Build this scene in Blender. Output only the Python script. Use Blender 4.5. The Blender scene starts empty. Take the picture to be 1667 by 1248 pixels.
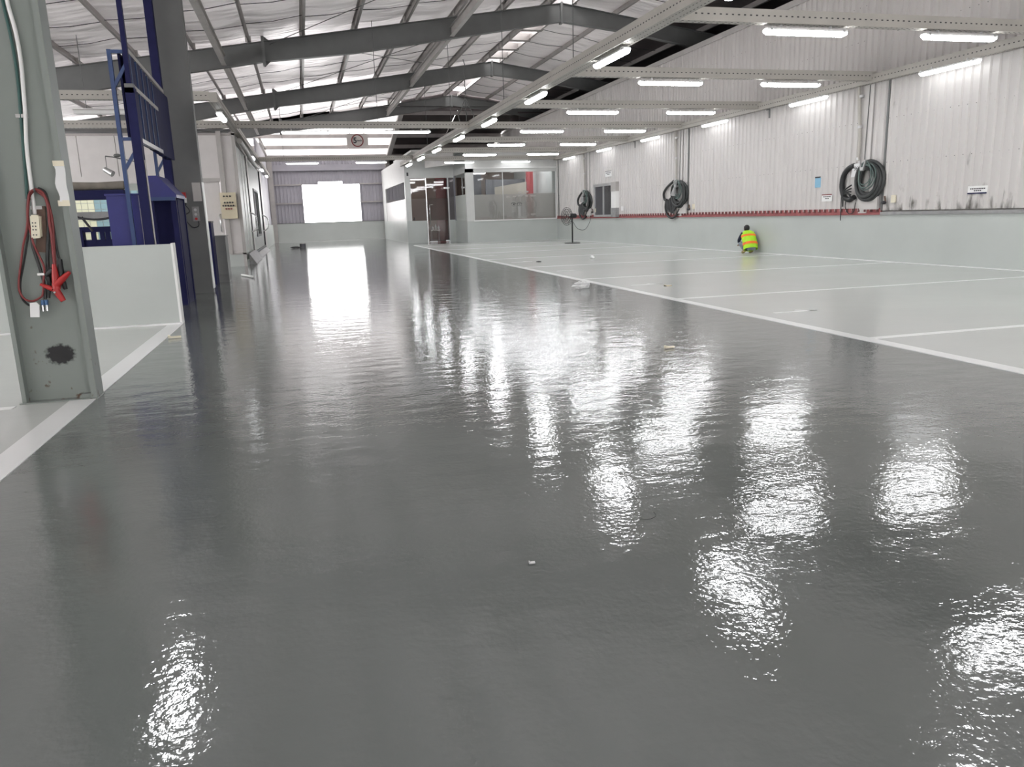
import bpy, bmesh, math, random
from mathutils import Vector, Matrix, noise
random.seed(7)
S = bpy.context.scene
C = S.collection
R = math.radians

# ------------------------------------------------------------------ camera, world, light, exposure
H = 1.55
cd = bpy.data.cameras.new('camera'); cam = bpy.data.objects.new('camera', cd); C.objects.link(cam)
cd.sensor_width = 36.0; cd.sensor_fit = 'HORIZONTAL'; cd.lens = 1247.76 * 36.0 / 1667.0
cd.clip_start = 0.05; cd.clip_end = 500
pitch, yaw, roll = 0.216002, 0.256548, 0.0316907
fw = Vector((math.sin(yaw) * math.cos(pitch), math.cos(yaw) * math.cos(pitch), -math.sin(pitch)))
rt0 = Vector((math.cos(yaw), -math.sin(yaw), 0)); dn0 = fw.cross(rt0)
rt = rt0 * math.cos(roll) + dn0 * math.sin(roll); dn = dn0 * math.cos(roll) - rt0 * math.sin(roll)
cam.matrix_world = Matrix(((rt.x, -dn.x, -fw.x, 0), (rt.y, -dn.y, -fw.y, 0), (rt.z, -dn.z, -fw.z, H), (0, 0, 0, 1)))
S.camera = cam

W = bpy.data.worlds.new('world'); S.world = W; W.use_nodes = True
bg = W.node_tree.nodes['Background']; bg.inputs[0].default_value = (1.0, 0.985, 0.985, 1); bg.inputs[1].default_value = 9.0
LAMP = 43.0                                   # radiance of the fluorescent diffusers
S.view_settings.view_transform = 'Standard'; S.view_settings.look = 'None'
S.view_settings.exposure = 0.0; S.view_settings.gamma = 1.0; S.view_settings.use_curve_mapping = False
try:
    S.cycles.use_denoising = True; S.cycles.max_bounces = 10; S.cycles.diffuse_bounces = 5
    S.cycles.glossy_bounces = 5; S.cycles.transmission_bounces = 6; S.cycles.transparent_max_bounces = 12
    S.cycles.sample_clamp_indirect = 8.0; S.cycles.use_light_tree = True
except Exception:
    pass

# ------------------------------------------------------------------ materials
def newmat(name):
    m = bpy.data.materials.new(name); m.use_nodes = True
    nt = m.node_tree; b = nt.nodes['Principled BSDF']
    return m, nt, b
def pm(name, col, rough=0.6, metal=0.0, var=0.0, vscale=3.0, bump=0.0, bscale=40.0, stretch=(1, 1, 1), spec=0.5):
    m, nt, b = newmat(name)
    b.inputs['Base Color'].default_value = (*col, 1); b.inputs['Roughness'].default_value = rough
    b.inputs['Metallic'].default_value = metal; b.inputs['Specular IOR Level'].default_value = spec
    N, L = nt.nodes, nt.links
    if var or bump:
        tc = N.new('ShaderNodeTexCoord'); mp = N.new('ShaderNodeMapping'); mp.inputs['Scale'].default_value = stretch
        L.new(tc.outputs['Object'], mp.inputs['Vector'])
    if var:
        n = N.new('ShaderNodeTexNoise'); n.inputs['Scale'].default_value = vscale; n.inputs['Detail'].default_value = 5
        L.new(mp.outputs[0], n.inputs['Vector'])
        r = N.new('ShaderNodeMapRange'); r.inputs[1].default_value = 0.3; r.inputs[2].default_value = 0.7
        r.inputs[3].default_value = 1 - var; r.inputs[4].default_value = 1 + var
        L.new(n.outputs['Fac'], r.inputs[0])
        x = N.new('ShaderNodeVectorMath'); x.operation = 'SCALE'; x.inputs[0].default_value = col
        L.new(r.outputs[0], x.inputs['Scale']); L.new(x.outputs[0], b.inputs['Base Color'])
    if bump:
        n = N.new('ShaderNodeTexNoise'); n.inputs['Scale'].default_value = bscale; n.inputs['Detail'].default_value = 3
        L.new(mp.outputs[0], n.inputs['Vector'])
        u = N.new('ShaderNodeBump'); u.inputs['Strength'].default_value = bump; u.inputs['Distance'].default_value = 0.02
        L.new(n.outputs['Fac'], u.inputs['Height']); L.new(u.outputs[0], b.inputs['Normal'])
    return m
def emit(name, col, s):
    m, nt, b = newmat(name)
    b.inputs['Base Color'].default_value = (0.8, 0.8, 0.8, 1); b.inputs['Roughness'].default_value = 0.4
    b.inputs['Emission Color'].default_value = (*col, 1); b.inputs['Emission Strength'].default_value = s
    return m
def floor_mat(name, col, rough, wave, mid, peel, var=0.08):
    """glossy epoxy: long trowel waves and orange peel under a clear skin"""
    m, nt, b = newmat(name); N, L = nt.nodes, nt.links
    b.inputs['Roughness'].default_value = rough; b.inputs['IOR'].default_value = 1.66 if rough < 0.1 else 1.5
    tc = N.new('ShaderNodeTexCoord')
    def nz(scale, det, st=(1, 1, 1)):
        mp = N.new('ShaderNodeMapping'); mp.inputs['Scale'].default_value = st
        L.new(tc.outputs['Object'], mp.inputs['Vector'])
        n = N.new('ShaderNodeTexNoise'); n.inputs['Scale'].default_value = scale; n.inputs['Detail'].default_value = det
        L.new(mp.outputs[0], n.inputs['Vector']); return n.outputs['Fac']
    big = nz(0.55, 6); 
    r = N.new('ShaderNodeMapRange'); r.inputs[1].default_value = 0.3; r.inputs[2].default_value = 0.7
    r.inputs[3].default_value = 1 - var; r.inputs[4].default_value = 1 + var; L.new(big, r.inputs[0])
    x = N.new('ShaderNodeVectorMath'); x.operation = 'SCALE'; x.inputs[0].default_value = col
    L.new(r.outputs[0], x.inputs['Scale']); L.new(x.outputs[0], b.inputs['Base Color'])
    rr = N.new('ShaderNodeMapRange'); rr.inputs[1].default_value = 0.35; rr.inputs[2].default_value = 0.7
    rr.inputs[3].default_value = rough * (0.7 if rough < 0.1 else 1.0); rr.inputs[4].default_value = rough * (1.5 if rough < 0.1 else 1.0)
    L.new(nz(1.7, 6), rr.inputs[0]); L.new(rr.outputs[0], b.inputs['Roughness'])
    prev = None
    for dist, fac in ((wave, nz(0.9, 3, (0.7, 1.2, 1))), (mid, nz(3.2, 3, (0.75, 1.3, 1))), (peel, nz(32, 2))):
        b2 = N.new('ShaderNodeBump'); b2.inputs['Strength'].default_value = 1.0; b2.inputs['Distance'].default_value = dist
        L.new(fac, b2.inputs['Height'])
        if prev: L.new(prev.outputs[0], b2.inputs['Normal'])
        prev = b2
    L.new(b2.outputs[0], b.inputs['Normal'])
    return m
def glass_mat(name, tint, refl=1.0):
    m, nt, b = newmat(name); N, L = nt.nodes, nt.links; N.remove(b)
    o = N['Material Output']; t = N.new('ShaderNodeBsdfTransparent'); t.inputs[0].default_value = (*tint, 1)
    g = N.new('ShaderNodeBsdfGlossy'); g.inputs['Roughness'].default_value = 0.03
    f = N.new('ShaderNodeFresnel'); f.inputs[0].default_value = 1.5
    mm = N.new('ShaderNodeMath'); mm.operation = 'MULTIPLY_ADD'; mm.inputs[1].default_value = refl; mm.inputs[2].default_value = 0.02
    L.new(f.outputs[0], mm.inputs[0])
    x = N.new('ShaderNodeMixShader'); L.new(mm.outputs[0], x.inputs[0]); L.new(t.outputs[0], x.inputs[1]); L.new(g.outputs[0], x.inputs[2])
    L.new(x.outputs[0], o.inputs[0]); return m
def film_mat(name, col, op):
    m, nt, b = newmat(name); N, L = nt.nodes, nt.links
    b.inputs['Base Color'].default_value = (*col, 1); b.inputs['Roughness'].default_value = 0.35
    b.inputs['Alpha'].default_value = op
    return m
def translucent_mat(name, col):
    m, nt, b = newmat(name); N, L = nt.nodes, nt.links; N.remove(b)
    o = N['Material Output']; t = N.new('ShaderNodeBsdfTranslucent'); t.inputs[0].default_value = (*col, 1)
    d = N.new('ShaderNodeBsdfDiffuse'); d.inputs[0].default_value = (0.8, 0.78, 0.77, 1)
    x = N.new('ShaderNodeMixShader'); x.inputs[0].default_value = 0.5
    L.new(t.outputs[0], x.inputs[1]); L.new(d.outputs[0], x.inputs[2]); L.new(x.outputs[0], o.inputs[0]); return m

M = dict(
    floor_dark=floor_mat('floor_dark', (0.148, 0.161, 0.156), 0.065, 0.002, 0.0062, 0.0013),
    floor_light=floor_mat('floor_light', (0.50, 0.515, 0.495), 0.20, 0.001, 0.0010, 0.0003, 0.03),
    paint=floor_mat('line_paint', (0.76, 0.77, 0.77), 0.22, 0.001, 0.0004, 0.0003, 0.04),
    dado=pm('dado_paint', (0.475, 0.505, 0.485), 0.32, var=0.04, vscale=0.8, bump=0.05, bscale=6),
    sheet=pm('white_sheet', (0.58, 0.56, 0.545), 0.42, var=0.05, vscale=1.2, stretch=(1, 1, 0.25)),
    sheet_up=pm('white_sheet_upper', (0.54, 0.515, 0.50), 0.5, var=0.06, vscale=1.0, stretch=(1, 1, 0.3)),
    sheet_far=pm('grey_sheet', (0.38, 0.37, 0.41), 0.5, var=0.06, vscale=1.0),
    panel=pm('sandwich_panel', (0.64, 0.61, 0.60), 0.45, var=0.03),
    office=pm('office_white', (0.60, 0.605, 0.59), 0.5, var=0.03),
    steel=pm('grey_steel', (0.135, 0.138, 0.136), 0.5, var=0.08, vscale=2),
    steel_lt=pm('light_steel', (0.42, 0.40, 0.385), 0.5, var=0.08, vscale=2),
    beam=pm('beam_paint', (0.42, 0.40, 0.365), 0.5, var=0.07, vscale=2),
    purlin=pm('purlin', (0.36, 0.335, 0.325), 0.42, metal=0.3, var=0.1, vscale=2),
    dark=pm('dark_hole', (0.012, 0.012, 0.014), 0.8),
    red_shade=pm('red_oxide_shade', (0.12, 0.035, 0.035), 0.6),
    shade_roof=pm('shade_dark_foil', (0.10, 0.085, 0.085), 0.45, metal=0.4, var=0.2, vscale=1.0, bump=0.3, bscale=8),  # dark tone puts the shade of the unlit roof into the colour
    red=pm('red_oxide', (0.30, 0.085, 0.085), 0.55, var=0.2, vscale=5),
    greydirt=pm('grey_ledge', (0.28, 0.28, 0.28), 0.6, var=0.2, vscale=5),
    navy=pm('navy_paint', (0.011, 0.012, 0.06), 0.65, var=0.12, vscale=4, spec=0.2),
    blue=pm('blue_paint', (0.024, 0.027, 0.16), 0.4, var=0.08, vscale=4),
    ltblue=pm('light_blue_paint', (0.03, 0.06, 0.16), 0.4, var=0.1, vscale=4),
    black=pm('black_rubber', (0.018, 0.019, 0.02), 0.5),
    hose=pm('grey_hose', (0.035, 0.038, 0.038), 0.5, var=0.15, vscale=8),
    green=pm('green_hose', (0.09, 0.13, 0.12), 0.45),
    dgreen=pm('dark_green_hose', (0.02, 0.08, 0.07), 0.45),
    cream=pm('cream', (0.62, 0.55, 0.40), 0.45, var=0.04),
    creamw=pm('cream_white', (0.75, 0.70, 0.56), 0.4),
    white=pm('white_paint', (0.80, 0.80, 0.79), 0.4),
    paper=pm('paper', (0.74, 0.75, 0.75), 0.8, var=0.04),
    leaf=pm('booth_leaf', (0.40, 0.42, 0.40), 0.4, var=0.05),
    chrome=pm('steel_bright', (0.65, 0.65, 0.66), 0.25, metal=0.9),
    alu=pm('aluminium', (0.55, 0.55, 0.55), 0.35, metal=0.7),
    redp=pm('red_plastic', (0.40, 0.02, 0.02), 0.4),
    redw=pm('red_cable', (0.20, 0.03, 0.03), 0.45),
    wood=pm('brown_board', (0.12, 0.075, 0.055), 0.7, var=0.3, vscale=12),
    skyblue=pm('sky_blue', (0.22, 0.45, 0.62), 0.5),
    ink=pm('ink', (0.03, 0.03, 0.035), 0.6),
    signred=pm('sign_red', (0.22, 0.05, 0.05), 0.5),
    signbg=pm('sign_face', (0.50, 0.46, 0.44), 0.5),
    hiviz=pm('hiviz', (0.42, 0.80, 0.03), 0.7, var=0.08, vscale=12),
    orange=pm('orange_band', (0.95, 0.22, 0.03), 0.6),
    jean=pm('grey_jeans', (0.22, 0.25, 0.29), 0.8, var=0.12, vscale=14),
    shirt=pm('navy_shirt', (0.012, 0.015, 0.035), 0.8),
    skin=pm('skin', (0.24, 0.13, 0.08), 0.55),
    hair=pm('hair', (0.008, 0.008, 0.008), 0.6),
    shoe=pm('tan_shoe', (0.36, 0.29, 0.12), 0.7, var=0.2, vscale=12),
    brownwall=pm('brown_wall', (0.24, 0.175, 0.145), 0.7, var=0.06),
    maroon=pm('maroon_wall', (0.22, 0.035, 0.04), 0.6),
    signalred=pm('red_column', (0.42, 0.06, 0.07), 0.5),
    roomgrey=pm('room_grey', (0.13, 0.13, 0.145), 0.6),
    tan=pm('tan_board', (0.50, 0.44, 0.38), 0.6),
    tile_y=pm('yellow_tile', (0.72, 0.72, 0.52), 0.25),
    tile_b=pm('teal_tile', (0.22, 0.36, 0.40), 0.25),
    grout=pm('grout', (0.35, 0.36, 0.33), 0.8),
    canvas=pm('brown_canvas', (0.20, 0.18, 0.15), 0.8, var=0.15, vscale=6),
    plastic=film_mat('clear_bag', (0.85, 0.86, 0.86), 0.55),
    glass=glass_mat('clear_glass', (0.90, 0.92, 0.92), 1.3),
    tinted=glass_mat('tinted_glass', (0.70, 0.67, 0.66), 0.7),
    frost=film_mat('frosted_film', (0.76, 0.70, 0.66), 0.55),
    daylight=translucent_mat('daylight_glow_sheet', (0.5, 0.48, 0.475)),  # sheets made translucent so they glow in place of bounced daylight
    lamp=emit('lamp_diffuser', (0.97, 0.98, 1.0), LAMP),
    lamp_wall=emit('lamp_diffuser_wall', (0.97, 0.98, 1.0), 6.5),
    lamp_dim=emit('lamp_diffuser_dim', (0.97, 0.98, 1.0), 5.0),
)
def column_mat():
    """grey-green column paint with rust specks, scuffs and one round scorch mark"""
    m, nt, b = newmat('column_paint'); N, L = nt.nodes, nt.links
    b.inputs['Roughness'].default_value = 0.45
    tc = N.new('ShaderNodeTexCoord')
    n1 = N.new('ShaderNodeTexNoise'); n1.inputs['Scale'].default_value = 9; n1.inputs['Detail'].default_value = 8
    L.new(tc.outputs['Object'], n1.inputs['Vector'])
    sep = N.new('ShaderNodeSeparateXYZ'); L.new(tc.outputs['Object'], sep.inputs[0])
    low = N.new('ShaderNodeMapRange'); low.inputs[1].default_value = 0.1; low.inputs[2].default_value = 1.1
    low.inputs[3].default_value = 0.13; low.inputs[4].default_value = 0.0; L.new(sep.outputs['Z'], low.inputs[0])
    add = N.new('ShaderNodeMath'); add.operation = 'ADD'; L.new(n1.outputs['Fac'], add.inputs[0]); L.new(low.outputs[0], add.inputs[1])
    ru = N.new('ShaderNodeMapRange'); ru.inputs[1].default_value = 0.735; ru.inputs[2].default_value = 0.80; L.new(add.outputs[0], ru.inputs[0])
    n2 = N.new('ShaderNodeTexNoise'); n2.inputs['Scale'].default_value = 2.2; n2.inputs['Detail'].default_value = 4
    L.new(tc.outputs['Object'], n2.inputs['Vector'])
    base = N.new('ShaderNodeMix'); base.data_type = 'RGBA'
    base.inputs[6].default_value = (0.20, 0.225, 0.21, 1); base.inputs[7].default_value = (0.25, 0.275, 0.26, 1)
    L.new(n2.outputs['Fac'], base.inputs[0])
    mix = N.new('ShaderNodeMix'); mix.data_type = 'RGBA'; L.new(ru.outputs[0], mix.inputs[0]); L.new(base.outputs[2], mix.inputs[6])
    mix.inputs[7].default_value = (0.09, 0.05, 0.03, 1)
    # scorch mark: distance from a point of the web, broken up by noise
    mp = N.new('ShaderNodeMapping'); mp.inputs['Location'].default_value = (-0.045, 0, -0.555); mp.inputs['Scale'].default_value = (1, 0, 1.3)
    L.new(tc.outputs['Object'], mp.inputs['Vector'])
    ln = N.new('ShaderNodeVectorMath'); ln.operation = 'LENGTH'; L.new(mp.outputs[0], ln.inputs[0])
    n3 = N.new('ShaderNodeTexNoise'); n3.inputs['Scale'].default_value = 30; L.new(tc.outputs['Object'], n3.inputs['Vector'])
    ad2 = N.new('ShaderNodeMath'); ad2.operation = 'MULTIPLY_ADD'; ad2.inputs[1].default_value = 0.09
    L.new(n3.outputs['Fac'], ad2.inputs[0]); L.new(ln.outputs['Value'], ad2.inputs[2])
    bl = N.new('ShaderNodeMapRange'); bl.inputs[1].default_value = 0.18; bl.inputs[2].default_value = 0.145; L.new(ad2.outputs[0], bl.inputs[0])
    mx2 = N.new('ShaderNodeMix'); mx2.data_type = 'RGBA'; L.new(bl.outputs[0], mx2.inputs[0]); L.new(mix.outputs[2], mx2.inputs[6])
    mx2.inputs[7].default_value = (0.014, 0.014, 0.016, 1)
    L.new(mx2.outputs[2], b.inputs['Base Color']); return m
M['column'] = column_mat()
def dirty_sheet():
    """white sheet with black scuffs and brown grime low down"""
    m, nt, b = newmat('white_sheet_scuffed'); N, L = nt.nodes, nt.links; b.inputs['Roughness'].default_value = 0.45
    tc = N.new('ShaderNodeTexCoord'); mp = N.new('ShaderNodeMapping'); mp.inputs['Scale'].default_value = (1, 1, 0.4)
    geo = N.new('ShaderNodeNewGeometry'); L.new(geo.outputs['Position'], mp.inputs['Vector'])
    n = N.new('ShaderNodeTexNoise'); n.inputs['Scale'].default_value = 5; n.inputs['Detail'].default_value = 6; L.new(mp.outputs[0], n.inputs['Vector'])
    sp = N.new('ShaderNodeSeparateXYZ'); L.new(geo.outputs['Position'], sp.inputs[0])
    f = N.new('ShaderNodeMapRange'); f.inputs[1].default_value = 1.35; f.inputs[2].default_value = 2.2; f.inputs[3].default_value = 0.16; f.inputs[4].default_value = -0.05; L.new(sp.outputs['Z'], f.inputs[0])
    a = N.new('ShaderNodeMath'); a.operation = 'ADD'; L.new(n.outputs['Fac'], a.inputs[0]); L.new(f.outputs[0], a.inputs[1])
    k = N.new('ShaderNodeMapRange'); k.inputs[1].default_value = 0.62; k.inputs[2].default_value = 0.85; L.new(a.outputs[0], k.inputs[0])
    x = N.new('ShaderNodeMix'); x.data_type = 'RGBA'; x.inputs[6].default_value = (0.58, 0.56, 0.545, 1); x.inputs[7].default_value = (0.06, 0.055, 0.045, 1)
    L.new(k.outputs[0], x.inputs[0]); L.new(x.outputs[2], b.inputs['Base Color']); return m
M['sheet_dirty'] = dirty_sheet()
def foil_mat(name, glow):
    """crinkled roof insulation foil; glow is translucence added to brighten the roof"""
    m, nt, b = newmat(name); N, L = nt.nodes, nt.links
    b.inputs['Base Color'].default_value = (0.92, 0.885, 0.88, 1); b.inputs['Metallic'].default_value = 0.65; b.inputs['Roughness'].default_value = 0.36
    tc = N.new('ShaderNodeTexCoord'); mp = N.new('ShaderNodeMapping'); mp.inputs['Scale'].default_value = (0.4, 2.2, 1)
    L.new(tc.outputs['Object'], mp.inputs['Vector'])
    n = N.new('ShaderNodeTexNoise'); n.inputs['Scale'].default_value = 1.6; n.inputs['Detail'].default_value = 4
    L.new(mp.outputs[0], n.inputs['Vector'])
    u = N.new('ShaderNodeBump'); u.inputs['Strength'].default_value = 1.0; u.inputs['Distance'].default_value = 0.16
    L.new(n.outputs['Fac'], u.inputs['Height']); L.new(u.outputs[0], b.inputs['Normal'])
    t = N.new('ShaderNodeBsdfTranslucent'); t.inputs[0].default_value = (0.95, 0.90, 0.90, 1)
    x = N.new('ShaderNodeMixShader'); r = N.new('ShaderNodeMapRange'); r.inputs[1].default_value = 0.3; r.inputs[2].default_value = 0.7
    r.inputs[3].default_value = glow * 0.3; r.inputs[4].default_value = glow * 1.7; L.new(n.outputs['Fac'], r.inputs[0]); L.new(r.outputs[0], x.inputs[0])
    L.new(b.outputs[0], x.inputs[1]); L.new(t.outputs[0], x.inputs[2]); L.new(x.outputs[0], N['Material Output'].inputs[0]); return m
M['foil'] = foil_mat('roof_foil_glow', 0.014); M['foil_left'] = foil_mat('roof_foil_glow_left', 0.02); M['foil_mid'] = foil_mat('roof_foil_glow_mid', 0.042); M['foil_far'] = foil_mat('roof_foil_glow_far', 0.12)  # same foil, copies differ only in the glow added to brighten each bay

# ------------------------------------------------------------------ helpers
ORG = {}
def org(o): return ORG.get(o.name, Vector((0, 0, 0))) if o else Vector((0, 0, 0))
def tag(o, label=None, cat=None, group=None, kind=None):
    if label: o['label'] = label
    if cat: o['category'] = cat
    if group: o['group'] = group
    if kind: o['kind'] = kind
    return o
def thing(name, label, cat, loc=(0, 0, 0), group=None, rotz=0):
    o = bpy.data.objects.new(name, None); C.objects.link(o); o.location = loc; o.rotation_euler = (0, 0, rotz)
    o.empty_display_size = 0.2; ORG[o.name] = Vector(loc)
    return tag(o, label, cat, group)
class B:
    def __init__(s): s.v = []; s.f = []; s.sm = []
    def add(s, vs, fs, smooth=False):
        k = len(s.v); s.v += [tuple(p) for p in vs]
        for f in fs: s.f.append(tuple(i + k for i in f)); s.sm.append(smooth)
        return s
    def box(s, x0, x1, y0, y1, z0, z1):
        x0, x1 = min(x0, x1), max(x0, x1); y0, y1 = min(y0, y1), max(y0, y1); z0, z1 = min(z0, z1), max(z0, z1)
        return s.add([(x0, y0, z0), (x1, y0, z0), (x1, y1, z0), (x0, y1, z0), (x0, y0, z1), (x1, y0, z1), (x1, y1, z1), (x0, y1, z1)],
                     [(0, 3, 2, 1), (4, 5, 6, 7), (0, 1, 5, 4), (1, 2, 6, 5), (2, 3, 7, 6), (3, 0, 4, 7)])
    def bar(s, a, b, w, h=None, up=(0, 0, 1)):
        """rectangular bar from a to b"""
        a, b = Vector(a), Vector(b); h = h or w; d = (b - a).normalized(); u = Vector(up)
        if abs(d.dot(u)) > 0.98: u = Vector((0, 1, 0))
        sd = d.cross(u).normalized(); u = sd.cross(d).normalized()
        o = [sd * (i * w / 2) + u * (j * h / 2) for i, j in ((-1, -1), (1, -1), (1, 1), (-1, 1))]
        return s.add([a + q for q in o] + [b + q for q in o], [(3, 2, 1, 0), (4, 5, 6, 7), (0, 1, 5, 4), (1, 2, 6, 5), (2, 3, 7, 6), (3, 0, 4, 7)])
    def tube(s, pts, r, n=8, closed=False, caps=True):
        P = [Vector(p) for p in pts]; m = len(P); rings = []
        rr = r if hasattr(r, '__len__') else [r] * m
        t0 = (P[1] - P[0]).normalized(); u = t0.orthogonal().normalized()
        for i in range(m):
            if closed: t = (P[(i + 1) % m] - P[i - 1])
            else: t = P[min(i + 1, m - 1)] - P[max(i - 1, 0)]
            t = t.normalized() if t.length > 1e-9 else t0
            u = (u - t * u.dot(t)); u = u.normalized() if u.length > 1e-6 else t.orthogonal().normalized()
            w = t.cross(u)
            rings.append([P[i] + (u * math.cos(2 * math.pi * k / n) + w * math.sin(2 * math.pi * k / n)) * rr[i] for k in range(n)])
        return s.loft(rings, closed_path=closed, caps=caps and not closed)
    def loft(s, rings, closed_path=False, caps=True, smooth=True):
        n = len(rings[0]); m = len(rings); vs = [p for r in rings for p in r]; fs = []
        for i in range(m if closed_path else m - 1):
            j = (i + 1) % m
            for k in range(n): fs.append((i * n + k, i * n + (k + 1) % n, j * n + (k + 1) % n, j * n + k))
        s.add(vs, fs, smooth)
        if caps:
            s.add(rings[0], [tuple(range(n - 1, -1, -1))]); s.add(rings[-1], [tuple(range(n))])
        return s
    def prism(s, poly, fn, a, b):
        """poly of 2-D points, fn(u, v, w) -> xyz, extruded from w=a to w=b"""
        n = len(poly)
        return s.add([fn(u, v, a) for u, v in poly] + [fn(u, v, b) for u, v in poly],
                     [tuple(range(n - 1, -1, -1)), tuple(range(n, 2 * n))] + [(i, (i + 1) % n, n + (i + 1) % n, n + i) for i in range(n)])
    def ball(s, c, rx, ry=None, rz=None, n=12, m=8):
        ry = ry or rx; rz = rz or rx; c = Vector(c); rings = []
        for i in range(1, m):
            a = math.pi * i / m
            rings.append([c + Vector((rx * math.sin(a) * math.cos(2 * math.pi * k / n), ry * math.sin(a) * math.sin(2 * math.pi * k / n), -rz * math.cos(a))) for k in range(n)])
        return s.loft(rings)
    def build(s, name, mat, parent=None, local=False, label=None, fix=True):
        me = bpy.data.meshes.new(name); off = Vector((0, 0, 0))
        if parent is not None and not local:
            p = parent
            while p is not None: off += org(p); p = p.parent
        me.from_pydata([tuple(Vector(v) - off) for v in s.v], [], s.f); me.update()
        for p, q in zip(me.polygons, s.sm): p.use_smooth = q
        if fix:
            bm = bmesh.new(); bm.from_mesh(me); bmesh.ops.recalc_face_normals(bm, faces=bm.faces); bm.to_mesh(me); bm.free()
        me.materials.append(mat)
        o = bpy.data.objects.new(name, me); C.objects.link(o)
        if parent is not None: o.parent = parent
        if label: o['label'] = label
        return o
def inst(src, name, parent, loc, rotz=0):
    o = src.copy(); o.name = name; C.objects.link(o); o.parent = parent; o.location = loc; o.rotation_euler = (0, 0, rotz); return o
def copy_tree(o, parent=None):
    c = o.copy(); C.objects.link(c); c.parent = parent
    for ch in list(o.children): copy_tree(ch, c)
    return c
def smooth_path(pts, k=6, closed=False):
    """Catmull-Rom through the points"""
    P = [Vector(p) for p in pts]; n = len(P); out = []
    for i in range(n if closed else n - 1):
        if closed: p0, p1, p2, p3 = P[i - 1], P[i], P[(i + 1) % n], P[(i + 2) % n]
        else: p0, p1, p2, p3 = P[max(i - 1, 0)], P[i], P[i + 1], P[min(i + 2, n - 1)]
        for q in range(k):
            t = q / k
            out.append(0.5 * ((2 * p1) + (p2 - p0) * t + (2 * p0 - 5 * p1 + 4 * p2 - p3) * t * t + (3 * p1 - p0 - 3 * p2 + p3) * t ** 3))
    if not closed: out.append(P[-1])
    return out
def struct(o): o['kind'] = 'structure'; return o
ORD = ['nearest', 'second', 'third', 'fourth', 'fifth', 'sixth', 'seventh', 'farthest']

# ------------------------------------------------------------------ floor
FLB = B().box(-14, 24.2, -10, 66, -0.2, 0)
floor = struct(FLB.build('floor', M['floor_dark']))
B().box(6.3, 15.3, -10, 45.9, 0, 0.003).build('bay_coating', M['floor_light'], floor, label='pale grey epoxy of the parking bays')
B().box(-14, -2.12, -10, 13.3, 0, 0.003).build('bay_coating', M['floor_light'], floor, label='pale grey epoxy left of the aisle')
def line(x0, x1, y0, y1, z=0.006): return B().box(x0, x1, y0, y1, 0.0, z).build('painted_line', M['paint'], floor)
line(6.2, 6.38, -10, 45.4); line(-2.2, -1.98, -10, 13.32)
for i, y in enumerate((-2.3, 2.6, 7.54, 12.44, 17.37, 22.35, 27.35, 32.4, 37.4, 42.2)): line(6.38, 15.2, y - 0.055, y + 0.055)
line(-9, -2.62, 7.55, 7.66); line(15.19, 15.28, 13.0, 45.9, 0.02); line(-9, -2.0, 13.21, 13.3, 0.03)
line(9.7, 15.2, 45.82, 45.98, 0.01); line(-2.0, 6.5, 63.75, 63.95, 0.01)
for y in (10.0, 15.27, 20.3, 25.1, 30.0):     # slim painted numeral strokes, read from the aisle
    b = B().box(6.7, 7.42, y - 0.03, y + 0.03, 0, 0.006)
    b.prism([(7.42, y - 0.03), (7.18, y + 0.16), (7.13, y + 0.12), (7.30, y + 0.03), (7.3, y - 0.03)], lambda u, v, w: (u, v, w), 0, 0.006)
    b.build('painted_numeral', M['paint'], floor)

# ------------------------------------------------------------------ right wall
RX = 15.3
wr = struct(B().box(RX, RX + 0.25, -10, 46.2, 0, 1.25).build('wall_right', M['dado']))
def rib_profile(L=1.0, pitch=0.25, d=0.042):
    out = []; k = int(round(L / pitch))
    for i in range(k):
        a = i * pitch
        out += [(a, 0), (a + pitch * 0.56, 0), (a + pitch * 0.66, d), (a + pitch * 0.90, d)]
    out.append((L, 0)); return out
def rib_sheet(name, mat, parent, L, z0, z1, axis, s=1, pitch=0.25):
    """vertical ribbed sheet; axis 'y': runs along y, ribs stand towards -x"""
    pr = rib_profile(L, pitch); b = B(); n = len(pr)
    if axis == 'y': vs = [(-d * s, a, z0) for a, d in pr] + [(-d * s, a, z1) for a, d in pr]
    else: vs = [(a, -d * s, z0) for a, d in pr] + [(a, -d * s, z1) for a, d in pr]
    b.add(vs, [(i, i + 1, n + i + 1, n + i) for i in range(n - 1)])
    o = b.build(name, mat, parent, local=True, fix=False); return o
s0 = rib_sheet('cladding_sheet', M['sheet'], wr, 0.99, 1.36, 4.82, 'y'); s0.location = (RX, -10, 0)
sd = rib_sheet('cladding_sheet', M['sheet_dirty'], wr, 0.99, 1.36, 4.82, 'y'); sd.location = (RX, 12, 0)
for i in range(1, 56):
    if i != 22: inst(sd if 21 < i < 28 else s0, 'cladding_sheet', wr, (RX + (0.004 if i % 2 else 0), -10 + i, 0))
s1 = rib_sheet('upper_cladding_sheet', M['sheet_up'], wr, 0.99, 4.82, 7.62, 'y', pitch=0.2475); s1.location = (RX + 0.06, -10, 0)
for i in range(1, 74): inst(s1, 'upper_cladding_sheet', wr, (RX + 0.06 + (0.004 if i % 2 else 0), -10 + i, 0))
B().box(RX - 0.03, RX + 0.16, -10, 64, 7.58, 7.76).build('top_flashing', M['steel_lt'], wr)
B().box(RX + 0.10, RX + 0.14, -10, 64, 4.7, 7.6).build('backing_board', M['dark'], wr)
B().box(RX + 0.10, RX + 0.14, -10, 46.2, 1.2, 4.8).build('backing_board', M['steel_lt'], wr)
b = B().box(RX - 0.06, RX + 0.06, 18.05, 45.9, 1.25, 1.30).box(RX - 0.037, RX + 0.02, 18.05, 45.9, 1.30, 1.43); b.build('base_angle', M['red'], wr, label='dark red base channel under the sheets')
b = B()
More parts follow.
